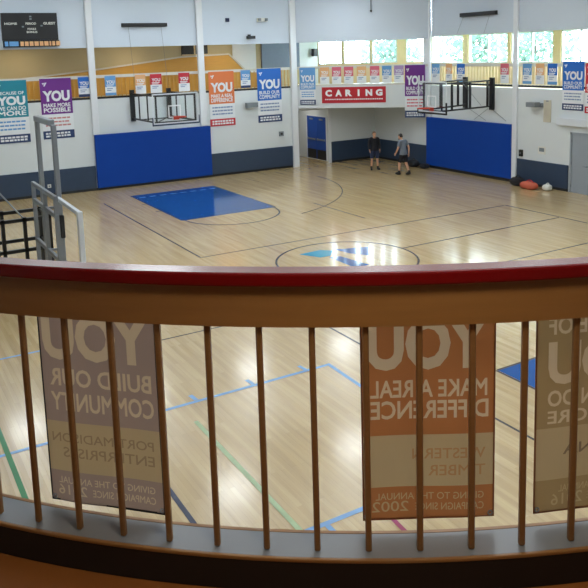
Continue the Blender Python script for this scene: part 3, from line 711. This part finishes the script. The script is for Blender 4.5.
b.box(XB, XB + .02, 21.62, 23.28, 4.05, 4.10); b.box(XB, XB + .02, 21.62, 23.28, 2.90, 2.95); b.box(XB, XB + .02, 21.62, 21.66, 2.9, 4.1); b.box(XB, XB + .02, 23.24, 23.28, 2.9, 4.1)
b.build('backboard_frame', 'white_metal', hR)
bx('backboard', 'board_glass', (XB + .003, XB + .015, 21.65, 23.25, 2.94, 4.06), hR)
b = MB()
for d in ((22.2, 22.72, 3.5, 3.55), (22.2, 22.72, 3.08, 3.13), (22.2, 22.25, 3.08, 3.55), (22.67, 22.72, 3.08, 3.55)): b.box(XB - .006, XB, d[0], d[1], d[2], d[3])
b.build('target_square', 'white', hR)
b = MB(); b.box(XB - .03, XB + .03, 21.6, 23.3, 2.83, 2.9); b.box(XB - .03, XB + .03, 21.6, 21.65, 2.83, 3.3); b.box(XB - .03, XB + .03, 23.26, 23.3, 2.83, 3.0); b.build('edge_padding', 'black', hR, bevel=.01)
rm = rim_mesh((XB - .42, 22.46, 3.08), .23).build('rim', 'orange', hR, smooth=True)
b = MB(); b.box(XB - .2, XB - .007, 22.34, 22.58, 3.06, 3.09); b.box(XB - .03, XB - .007, 22.34, 22.58, 2.95, 3.09); b.build('rim_bracket', 'orange', rm)
for y in (23.78, 22.24): bx('wall_channel', 'black_metal', (U0 - .12, U0 - .005, y - .1, y + .1, 2.82, 4.12), hR)
yy = (22.04, 22.96)
for ya, yb_ in ((23.70, 23.0), (22.3, 21.95)):
    for z in (2.96, 4.0): b = MB(); b.bar((U0 - .1, ya, z), (XB + .06, yb_, z), .06); b.build('support_arm', 'black_metal', hR)
for ya, yb_, fs_ in ((23.70, 23.0, (.2, .62)), (22.3, 21.95, (.06, .43, .8))):
    for f in fs_:
        x = U0 - .1 + (XB + .06 - U0 + .1) * f; y = ya + (yb_ - ya) * f; b = MB(); b.bar((x, y, 2.96), (x, y, 4.0), .07); b.build('strut', 'black_metal', hR)
b = MB()
for y in (21.95, 23.0): b.bar((XB + .06, y, 2.96), (XB + .06, y, 4.0), .05)
for z in (2.96, 4.0): b.bar((XB + .06, 21.9, z), (XB + .06, 23.05, z), .05)
b.build('back_frame', 'black_metal', hR)
b = MB()
for (p, q) in (((U0 - .02, 23.6, 2.8), (U0 - .02, 22.6, 2.35)), ((U0 - .02, 22.5, 2.85), (U0 - .02, 23.3, 2.35)), ((U0 - .02, 22.2, 2.8), (U0 - .02, 21.5, 2.4)), ((U0 - .4, 23.6, 3.9), (U0 - .4, 22.5, 3.0))):
    b.tube([p, q], .008, 6)
b.build('brace_cable', 'grey_plastic', hR)
# hoist bars high on the walls
def hoist(label, dims, cab, grp='hoist bars above the hoops'):
    o = thing('hoist_bar', ((dims[0] + dims[1]) / 2, (dims[2] + dims[3]) / 2, dims[4]), label, 'hoist bar', grp)
    bx('beam', 'black_metal', dims, o, bevel=.01)
    for p, q in cab:
        b = MB(); b.tube([p, q], .006, 6); b.build('cable', 'grey_plastic', o)
    return o
hoist('black hoist bar high on the left wall above the hoop', (9.53, 11.46, V0 - .14, V0 - .003, 6.58, 6.73), (((9.8, V0 - .08, 6.58), (9.95, V0 - .08, 4.05)), ((11.2, V0 - .08, 6.58), (11.38, V0 - .08, 4.05))))
hoist('black hoist bar high on the right wall above the hoop', (U0 - .14, U0 - .003, 22.03, 24.07, 6.6, 6.76), (((U0 - .08, 23.9, 6.6), (U0 - .08, 24.3, 5.9)), ((U0 - .08, 22.4, 6.6), (U0 - .08, 22.7, 5.9))))
# ------------------------------------------------------------------ tall frame on the court and the black frame beside it
fx = 3.48
tf = thing('post_frame', (fx, 17.0, 0), 'tall grey twin-post steel frame standing on the near left of the court', 'equipment frame')
for y in (17.8, 16.15):
    b = MB(); b.box(fx - .05, fx + .05, y - .055, y + .055, .03, 4.02); b.build('post', 'steel', tf, bevel=.01)
b = MB(); b.box(fx - .065, fx + .065, 16.3, 17.86, 3.99, 4.12); b.build('top_bar', 'steel', tf, bevel=.015)
b = MB(); b.box(fx - .3, fx + .3, 16.0, 17.95, .0, .03); b.build('base_plate', 'steel', tf)
b = MB(); px = fx - .26
for z in (2.62, 2.24, 1.32, .8): b.bar((px, 17.5, z), (px, 15.2, z), .06, .09)
for y in (17.46, 16.3, 15.26): b.bar((px, y, .7), (px, y, 2.65), .08)
for z in (1.32, 2.24): b.bar((px, 16.3, z), (fx - .05, 16.25, z), .05)
b.build('ladder_panel', 'steel', tf)
b = MB(); b.bar((fx - .04, 16.08, 2.46), (fx - .06, 14.2, 2.46), .08); b.bar((fx - .06, 14.2, 0), (fx - .06, 14.2, 2.5), .1); b.build('outrigger', 'white_metal', tf, bevel=.01)
b = MB(); b.box(fx - .04, fx + .05, 15.99, 16.095, 1.6, 2.1); b.build('winch_cover', 'black', tf, bevel=.02)
bf = thing('guard_frame', (2.9, 18.2, 0), 'black tubular guard frame standing beside the tall grey posts', 'equipment frame')
b = MB()
for y in (18.2, 19.3):
    for z in (1.66, .93): rb = MB(); rb.bar((1.6, y, z), (3.7, y, z), .08); rb.build('rail', 'black_metal', bf)
for y in (18.2, 19.3):
    for x in (1.65, 2.6, 3.09 if y < 19 else 2.75, 3.66):
        b = MB(); b.bar((x, y, 0), (x, y, 1.72), .08); b.build('upright', 'black_metal', bf)
b = MB()
for x in (1.65, 3.66):
    for z in (1.66, .93): b = MB(); b.bar((x, 18.24, z), (x, 19.26, z), .05); b.build('end_rail', 'black_metal', bf)
b = MB(); b.tube([(2.2, 18.22, 2.9), (3.07, 18.22, 1.7)], .018, 8); b.build('tie_rod', 'steel', bf)
# ------------------------------------------------------------------ small fixtures on the walls
def fixture(name, label, cat, parts, group=None):
    d0 = parts[0][2]; o = thing(name, ((d0[0] + d0[1]) / 2, (d0[2] + d0[3]) / 2, d0[4]), label, cat, group)
    for nm, m, d in parts: bx(nm, m, d, o, bevel=.008)
    return o
f = fixture('floodlight', 'grey wall floodlight on a bracket between the orange and blue banners', 'light', [('bracket', 'steel', (15.05, 15.13, V0 - .12, V0 - .003, 3.02, 3.14)), ('lamp_head', 'grey_plastic', (14.95, 15.5, V0 - .32, V0 - .1, 2.96, 3.18))], 'wall floodlights')
f = fixture('floodlight', 'grey wall floodlight on the right wall above the notice', 'light', [('bracket', 'steel', (U0 - .12, U0 - .003, 19.65, 19.75, 3.05, 3.2)), ('lamp_head', 'grey_plastic', (U0 - .4, U0 - .12, 19.7, 20.15, 3.06, 3.24))], 'wall floodlights')
fixture('wall_speaker', 'small black speaker beside the left corner window', 'speaker', [('housing', 'black_metal', (20.18, 20.42, 32.7, 32.95, 5.12, 5.5)), ('bracket', 'steel', (20.28, 20.34, 32.94, 32.999, 5.26, 5.34))])
fixture('wall_camera', 'small black camera on the upper left wall above the orange banner', 'camera', [('mount', 'black_metal', (15.25, 15.38, V0 - .08, V0 - .003, 6.1, 6.2)), ('camera_body', 'black_metal', (15.15, 15.5, V0 - .3, V0 - .08, 6.0, 6.13))])
fixture('wall_sensor', 'small dark round sensor on the upper left wall', 'sensor', [('sensor_body', 'cloth_navy', (14.2, 14.36, V0 - .08, V0 - .003, 6.76, 6.92))])
fixture('exit_light', 'pale twin-head emergency light on the upper left wall', 'light', [('housing', 'paper', (15.74, 16.24, V0 - .1, V0 - .003, 6.76, 6.92)), ('lamp_head', 'grey_plastic', (15.76, 15.88, V0 - .18, V0 - .1, 6.78, 6.9)), ('lamp_head', 'grey_plastic', (16.1, 16.22, V0 - .18, V0 - .1, 6.78, 6.9))])
fixture('outlet_box', 'small grey outlet box low on the left wall by the column', 'outlet', [('cover', 'grey_plastic', (16.68, 16.92, V0 - .06, V0 - .003, 1.52, 1.74)), ('socket', 'black', (16.74, 16.86, V0 - .066, V0 - .06, 1.58, 1.68))])
fixture('card_reader', 'small dark box on the right wall beside the blue pad', 'control box', [('cover', 'black_metal', (U0 - .08, U0 - .003, 20.6, 20.76, 1.08, 1.34)), ('button', 'steel', (U0 - .086, U0 - .08, 20.65, 20.71, 1.18, 1.24))])
fixture('notice', 'white paper notice on the right wall above the navy pads', 'notice', [('sheet', 'paper', (U0 - .012, U0 - .003, 19.5, 19.86, 1.26, 1.56)), ('print', 'grey_plastic', (U0 - .016, U0 - .012, 19.56, 19.8, 1.36, 1.5))])
fixture('notice', 'tall buff paper sheet hanging below the right floodlight', 'notice', [('sheet', 'notice_paper', (U0 - .03, U0 - .003, 19.27, 19.62, 2.5, 3.32)), ('clip', 'steel', (U0 - .036, U0 - .03, 19.38, 19.5, 3.26, 3.31))])
fixture('canopy', 'white boxed canopy on the right wall above the grey door', 'canopy', [('box', 'white_metal', (U0 - .14, U0 - .003, 16.6, 18.9, 2.46, 2.7)), ('front_lip', 'white_metal', (U0 - .16, U0 - .14, 16.6, 18.9, 2.44, 2.72))])
fixture('outlet_box', 'tiny pale outlet in the navy pads behind the tall posts', 'outlet', [('cover', 'paper', (6.12, 6.26, V0 - .065, V0 - .052, .33, .47)), ('socket', 'grey_plastic', (6.16, 6.22, V0 - .07, V0 - .065, .37, .43))])
rod = thing('hanging_rod', tuple(dg(3.62, -.05, 7.05)), 'thin dark rod hanging down the upper wall above the corner windows', 'rod')
b = MB(); p_ = dg(3.62, -.05, 0); b.tube([(p_.x, p_.y, 7.1), (p_.x, p_.y, CEIL)], .02, 8); b.build('rod_shaft', 'grey_plastic', rod)
b = MB(); b.tube([(p_.x, p_.y, 7.04), (p_.x, p_.y, 7.12)], .04, 10); b.build('rod_tip', 'black_metal', rod)
# ------------------------------------------------------------------ bags on the floor by the right wall
def bag(name, c, s, m, label, strap):
    o = thing(name, (c[0], c[1], 0), label, 'bag', 'bags along the right wall')
    b = MB(); b.ball((c[0], c[1], s[2] * .48), s[0], s[1], s[2] * .5, 18, 12, lambda p: Vector((math.copysign(abs(p.x) ** .7, p.x), math.copysign(abs(p.y) ** .7, p.y), max(-.94, math.copysign(abs(p.z) ** .75, p.z) * (1 + .12 * math.sin(5 * p.x + 3 * p.y))))))
    b.build('bag_body', m, o, smooth=True)
    b = MB(); b.tube([(c[0] + s[0] * .2, c[1] - s[1] * .5 + s[1] * k / 6, s[2] * (.9 + .35 * math.sin(math.pi * k / 6))) for k in range(7)], .018, 6); b.build('strap', strap, o)
bag('duffel_bag', (21.72, 20.45), (.2, .3, .32), 'cloth_black', 'black duffel bag against the right wall by the blue pad', 'black')
bag('duffel_bag', (21.52, 19.68), (.2, .38, .27), 'bag_orange', 'orange and red sports bag on the floor by the right wall', 'bag_red')
bag('tote_bag', (21.80, 19.06), (.16, .17, .22), 'paper', 'small white bag at the end of the bags by the right wall', 'paper')
bag('duffel_bag', (21.7, 26.75), (.22, .3, .3), 'cloth_black', 'black bag by the navy pads behind the walking person', 'black')
bag('backpack', (21.75, 26.0), (.2, .22, .22), 'cloth_black', 'small black bag at the left end of the right blue pad', 'cloth_navy')
# ------------------------------------------------------------------ trees outside
def tree(label, x, y, h, r, seed):
    rnd = random.Random(seed); o = thing('tree', (x, y, -.1), label, 'tree', 'trees outside the windows')
    b = MB(); b.tube([(x, y, -.1), (x + .1, y, h * .35), (x, y + .1, h * .7), (x, y, h * .95)], [.2, .15, .09, .03], 8)
    for k in range(7):
        a = rnd.uniform(0, 6.28); z = h * rnd.uniform(.35, .8); b.tube([(x, y, z), (x + r * .5 * math.cos(a), y + r * .5 * math.sin(a), z + r * .3), (x + r * .85 * math.cos(a), y + r * .85 * math.sin(a), z + r * .45)], [.06, .04, .015], 6)
    b.build('trunk', 'bark', o)
    b = MB()
    for k in range(1250):
        while True:
            p = Vector((rnd.uniform(-1, 1), rnd.uniform(-1, 1), rnd.uniform(-1, 1)))
            if .25 < p.length < 1: break
        p = Vector((p.x * r, p.y * r, p.z * h * .38)); c = Vector((x, y, h * .66)) + p
        u = Vector((rnd.uniform(-1, 1), rnd.uniform(-1, 1), rnd.uniform(-1, 1))).normalized(); w = u.cross(Vector((rnd.uniform(-1, 1), rnd.uniform(-1, 1), rnd.uniform(-1, 1)))).normalized(); s = rnd.uniform(.16, .34)
        b.add([c - u * s, c + w * s * .5, c + u * s, c - w * s * .5], [(0, 1, 2, 3)])
    b.build('foliage', 'leaf', o)
for i, (x, y, h, r, lb) in enumerate(((36, 47, 7.0, 2.4, 'green tree seen through the corner windows left of the column'), (38.5, 40.5, 8.6, 2.6, 'green tree seen through the windows right of the corner column'),
        (37, 33.5, 8.8, 2.6, 'green tree seen through the window above the right hoop'), (36, 22.5, 9.0, 2.6, 'leafy tree seen through the rightmost windows'), (40, 27.5, 7.4, 2.2, 'tree seen through the window beside the second column'))):
    tree(lb, x, y, h, r, 40 + i)
# ------------------------------------------------------------------ people
def skin_chain(joints, edges, voxel=None, sub=1):
    me = bpy.data.meshes.new('tmp'); me.from_pydata([j[0] for j in joints], edges, []); o = bpy.data.objects.new('tmp', me); COL.objects.link(o)
    sk = o.modifiers.new('s', 'SKIN'); sk.use_smooth_shade = True
    for v, j in zip(me.skin_vertices[0].data, joints): v.radius = j[1] if isinstance(j[1], tuple) else (j[1], j[1])
    me.skin_vertices[0].data[0].use_root = True
    if sub: ss = o.modifiers.new('u', 'SUBSURF'); ss.levels = sub; ss.render_levels = sub
    dgp = bpy.context.evaluated_depsgraph_get(); dgp.update()
    out = bpy.data.meshes.new_from_object(o.evaluated_get(dgp)); vs = [tuple(v.co) for v in out.vertices]; fs = [tuple(p.vertices) for p in out.polygons]
    bpy.data.objects.remove(o); bpy.data.meshes.remove(me); bpy.data.meshes.remove(out)
    return vs, fs
def remesh(vs, fs, voxel):
    me = bpy.data.meshes.new('tmp'); me.from_pydata(vs, [], fs); o = bpy.data.objects.new('tmp', me); COL.objects.link(o)
    r = o.modifiers.new('r', 'REMESH'); r.mode = 'VOXEL'; r.voxel_size = voxel
    s = o.modifiers.new('sm', 'SMOOTH'); s.factor = .5; s.iterations = 2
    dgp = bpy.context.evaluated_depsgraph_get(); dgp.update()
    out = bpy.data.meshes.new_from_object(o.evaluated_get(dgp)); bpy.data.objects.remove(o); bpy.data.meshes.remove(me)
    for p in out.polygons: p.use_smooth = True
    return out
def put_mesh(name, me, m, parent):
    me.materials.clear(); me.materials.append(M[m]); o = bpy.data.objects.new(name, me); COL.objects.link(o); o.parent = parent; return o
def person(loc, rotz, label, P, look, mats, long_sleeve, hair_m):
    """P: joint positions in local coordinates, facing -y"""
    root = thing('person', loc, label, 'person'); root.rotation_euler = (0, 0, rotz)
    V = Vector; J = []; E = []
    def add(p, r, parent=None):
        J.append((tuple(p), r)); i = len(J) - 1
        if parent is not None: E.append((parent, i))
        return i
    g = {k: V(v) for k, v in P.items()}
    pel = add(g['pelvis'], (.135, .10)); bel = add(g['pelvis'].lerp(g['chest'], .45), (.125, .09), pel); ch = add(g['chest'], (.15, .105), bel)
    nb = add(g['chest'].lerp(g['neck'], .65), (.10, .075), ch); nk = add(g['neck'], .052, nb); hd = add(g['neck'].lerp(g['head'], .6), .05, nk)
    hands = []
    for s in ('l', 'r'):
        sh = add(g['sh' + s], .062, nb); el = add(g['el' + s], .045, sh); wr = add(g['wr' + s], .029, el)
        d = (g['wr' + s] - g['el' + s]).normalized(); palm = g['wr' + s] + d * .06; pm = add(palm, (.034, .022), wr)
        fwd = V((0, -1, 0)); fwd = (fwd - d * fwd.dot(d)).normalized()
        sx = 1 if s == 'l' else -1
        inn = V((-sx, 0, 0)); inn = (inn - d * inn.dot(d)).normalized()
        for k, ln in enumerate((.072, .082, .076, .06)):
            b0 = palm + d * .02 + fwd * (.026 - .0175 * k); m0 = add(b0, .0098, pm); m1 = add(b0 + d * ln * .5 + inn * .006, .009, m0); add(b0 + d * ln * .92 + inn * .026, .0078, m1)
        t0 = add(palm - d * .02 + fwd * .036, .011, pm); t1 = add(palm + d * .012 + fwd * .058 + inn * .008, .0105, t0); add(palm + d * .042 + fwd * .062 + inn * .018, .009, t1)
    for s in ('l', 'r'):
        hp = add(g['hip' + s], .095, pel); kn = add(g['kn' + s], .058, hp)
        cf_ = g['kn' + s].lerp(g['an' + s], .3) + V((0, .012, 0)); ca = add(cf_, .056, kn); an = add(g['an' + s], .037, ca)
        fd = V(P.get('foot' + s, (0, -1, 0))).normalized(); he = add(g['an' + s] + V((0, 0, -.045)) - fd * .03, .036, an); to = add(g['an' + s] + fd * .14 + V((0, 0, -.055)), (.036, .024), he)
    vs, fs = skin_chain(J, E)
    # head: an egg with brow, nose, cheeks and ears, turned towards what the person looks at
    hm = MB(); rot = Matrix.Rotation(look, 3, 'Z')
    def face(p):
        q = p.copy(); q.x *= 1 - .18 * max(0, -p.z); 
        if p.y < 0: q.y *= .96 - .1 * max(0, -p.z) * 0
        return q
    hm.ball((0, 0, 0), .076, .096, .118, 24, 18, face)
    hm.ball((0, -.098, -.012), .014, .022, .026, 10, 8); hm.ball((0, -.085, -.062), .026, .014, .012, 10, 6); hm.ball((0, -.078, -.098), .028, .022, .018, 10, 6)
    for sx in (-1, 1): hm.ball((sx * .077, .008, -.012), .012, .022, .032, 8, 8)
    base = len(vs); hv = [tuple(g['head'] + rot @ V(v)) for v in hm.v]; vs = vs + hv; fs = fs + [tuple(i + base for i in f) for f in hm.f]
    body = put_mesh('body', remesh(vs, fs, .009), 'skin', root)
    ey = MB()
    for sx in (-1, 1): c = g['head'] + rot @ V((sx * .032, -.086, .012)); ey.ball(tuple(c), .011, .011, .008, 8, 6)
    eo = bpy.data.meshes.new('eyes'); eo.from_pydata(ey.v, [], ey.f); put_mesh('eyes', eo, 'eye', root)
    hr = MB()
    def cap(p):
        q = p.copy()
        if p.z < .25 and p.y < .1: q *= .80
        if p.z < -.05 and p.y < .35: q *= .86
        if p.z < -.35: q *= .82
        return q
    hr.ball((0, .012, .018), .087, .102, .116, 24, 16, cap)
    ho = bpy.data.meshes.new('hair'); ho.from_pydata([tuple(g['head'] + rot @ V(v)) for v in hr.v], [], hr.f); h_ = put_mesh('hair', ho, hair_m, root)
    for p in ho.polygons: p.use_smooth = True
    bones = {'torso': (g['pelvis'] + V((0, 0, -.06)), g['neck'] - V((0, 0, .03))), 'head': (g['neck'] + V((0, 0, .02)), g['head'])}
    for q in ('l', 'r'):
        bones['up' + q] = (g['sh' + q], g['el' + q]); bones['fo' + q] = (g['el' + q], g['wr' + q]); bones['ha' + q] = (g['wr' + q], g['wr' + q] + (g['wr' + q] - g['el' + q]).normalized() * .18)
        bones['th' + q] = (g['hip' + q], g['kn' + q]); bones['ca' + q] = (g['kn' + q], g['an' + q])
    def nearest(p):
        best = None
        for k_, (a_, b_) in bones.items():
            d_ = b_ - a_; t = max(0, min(1, (p - a_).dot(d_) / d_.length_squared)); dist = (p - a_ - d_ * t).length - (.10 if k_ == 'torso' else 0)
            if best is None or dist < best[0]: best = (dist, k_, t)
        return best[1], best[2]
    cls = [nearest(v.co) for v in body.data.vertices]
    def garment(name, m, test, push, iters=6):
        bm = bmesh.new(); bm.from_mesh(body.data); bm.verts.ensure_lookup_table(); bm.faces.ensure_lookup_table()
        kill = [f for f in bm.faces if not all(test(cls[v.index], v.co) for v in f.verts)]
        bmesh.ops.delete(bm, geom=kill, context='FACES')
        for _ in range(iters): bmesh.ops.smooth_vert(bm, verts=[v for v in bm.verts if not v.is_boundary], factor=.5, use_axis_x=True, use_axis_y=True, use_axis_z=True)
        bm.normal_update(); nn = [v.normal.copy() for v in bm.verts]
        for v, n_ in zip(bm.verts, nn): v.co += n_ * push
        me = bpy.data.meshes.new(name); bm.to_mesh(me); bm.free()
        for p in me.polygons: p.use_smooth = True
        o = put_mesh(name, me, m, root); so = o.modifiers.new('thickness', 'SOLIDIFY'); so.thickness = .006; so.offset = 1
        return o
    top_ok = lambda c, p: (p.z < g['neck'].z - .03 or (p.xy - g['neck'].xy).length > .085 and p.z < g['neck'].z + .05) and (c[0] == 'torso' and p.z > g['pelvis'].z - .07) or (c[0] in ('thl', 'thr') and p.z > g['pelvis'].z - .07) or c[0] in ('upl', 'upr') and (long_sleeve or c[1] < .72) or (long_sleeve and c[0] in ('fol', 'for') and c[1] < .95)
    garment('jacket' if long_sleeve else 't_shirt', mats[0], top_ok, .022 if long_sleeve else .018)
    garment('shorts', mats[1], lambda c, p: (c[0] in ('thl', 'thr') and c[1] < .9) or (c[0] == 'torso' and p.z < g['pelvis'].z + .06), .014)
    for s in ('l', 'r'):
        an = g['an' + s]; fd = V(P.get('foot' + s, (0, -1, 0))).normalized(); sd = V((-fd.y, fd.x, 0)).normalized(); sm = MB()
        def shoe(p):
            q = p.copy(); q.z = max(-.75, q.z); q.x *= 1 - .12 * p.y; 
            if p.z > 0 and p.y < 0: q.z *= 1 + .5 * p.y
            return q
        sm.ball((0, 0, 0), .05, .145, .075, 16, 12, shoe)
        zc = an.z - .035
        ctr = V((an.x, an.y, zc)) + fd * .055
        me = bpy.data.meshes.new('shoe'); me.from_pydata([tuple(ctr + sd * v[0] - fd * v[1] + V((0, 0, v[2]))) for v in sm.v], [], sm.f)
        for p in me.polygons: p.use_smooth = True
        put_mesh('shoe', me, mats[2], root)
        # sock
        sk = MB(); sk.tube([an + V((0, 0, -.02)), an + V((0, 0, .09))], .046, 12); mm = bpy.data.meshes.new('sock'); mm.from_pydata(sk.v, [], sk.f); put_mesh('sock', mm, mats[2], root)
    return root
PA = dict(pelvis=(0, 0, .95), chest=(0, .01, 1.28), neck=(0, .0, 1.48), head=(0, -.02, 1.625), shl=(.185, .01, 1.42), shr=(-.185, .01, 1.42), ell=(.235, .05, 1.14), elr=(-.235, .05, 1.14),
          wrl=(.235, -.06, .92), wrr=(-.235, -.06, .92), hipl=(.10, 0, .90), hipr=(-.10, 0, .90), knl=(.13, -.02, .50), knr=(-.12, -.02, .50), anl=(.16, .03, .095), anr=(-.14, .03, .095), footl=(.25, -1, 0), footr=(-.2, -1, 0))
person((19.78, 27.1, 0), R_(-20), 'person in a dark jacket and navy shorts standing facing the court', PA, R_(8), ('cloth_black', 'cloth_navy', 'shoe'), True, 'fair_hair')
PB = dict(pelvis=(0, 0, .90), chest=(.0, -.05, 1.23), neck=(0, -.10, 1.42), head=(.0, -.17, 1.55), shl=(.18, -.05, 1.37), shr=(-.18, -.05, 1.37), ell=(.22, -.10, 1.10), elr=(-.23, .08, 1.12),
          wrl=(.20, -.24, .90), wrr=(-.23, .08, .87), hipl=(.09, 0, .86), hipr=(-.09, 0, .86), knl=(.10, -.15, .49), knr=(-.10, .04, .48), anl=(.11, -.15, .095), anr=(-.10, .20, .11), footl=(.05, -1, 0), footr=(-.1, -1, -.2))
person((19.95, 25.22, 0), R_(192), 'dark-haired person in a grey t-shirt and black shorts walking away along the wall', PB, R_(0), ('cloth_grey', 'cloth_black', 'shoe'), False, 'hair').scale = (1.06, 1.06, 1.06)
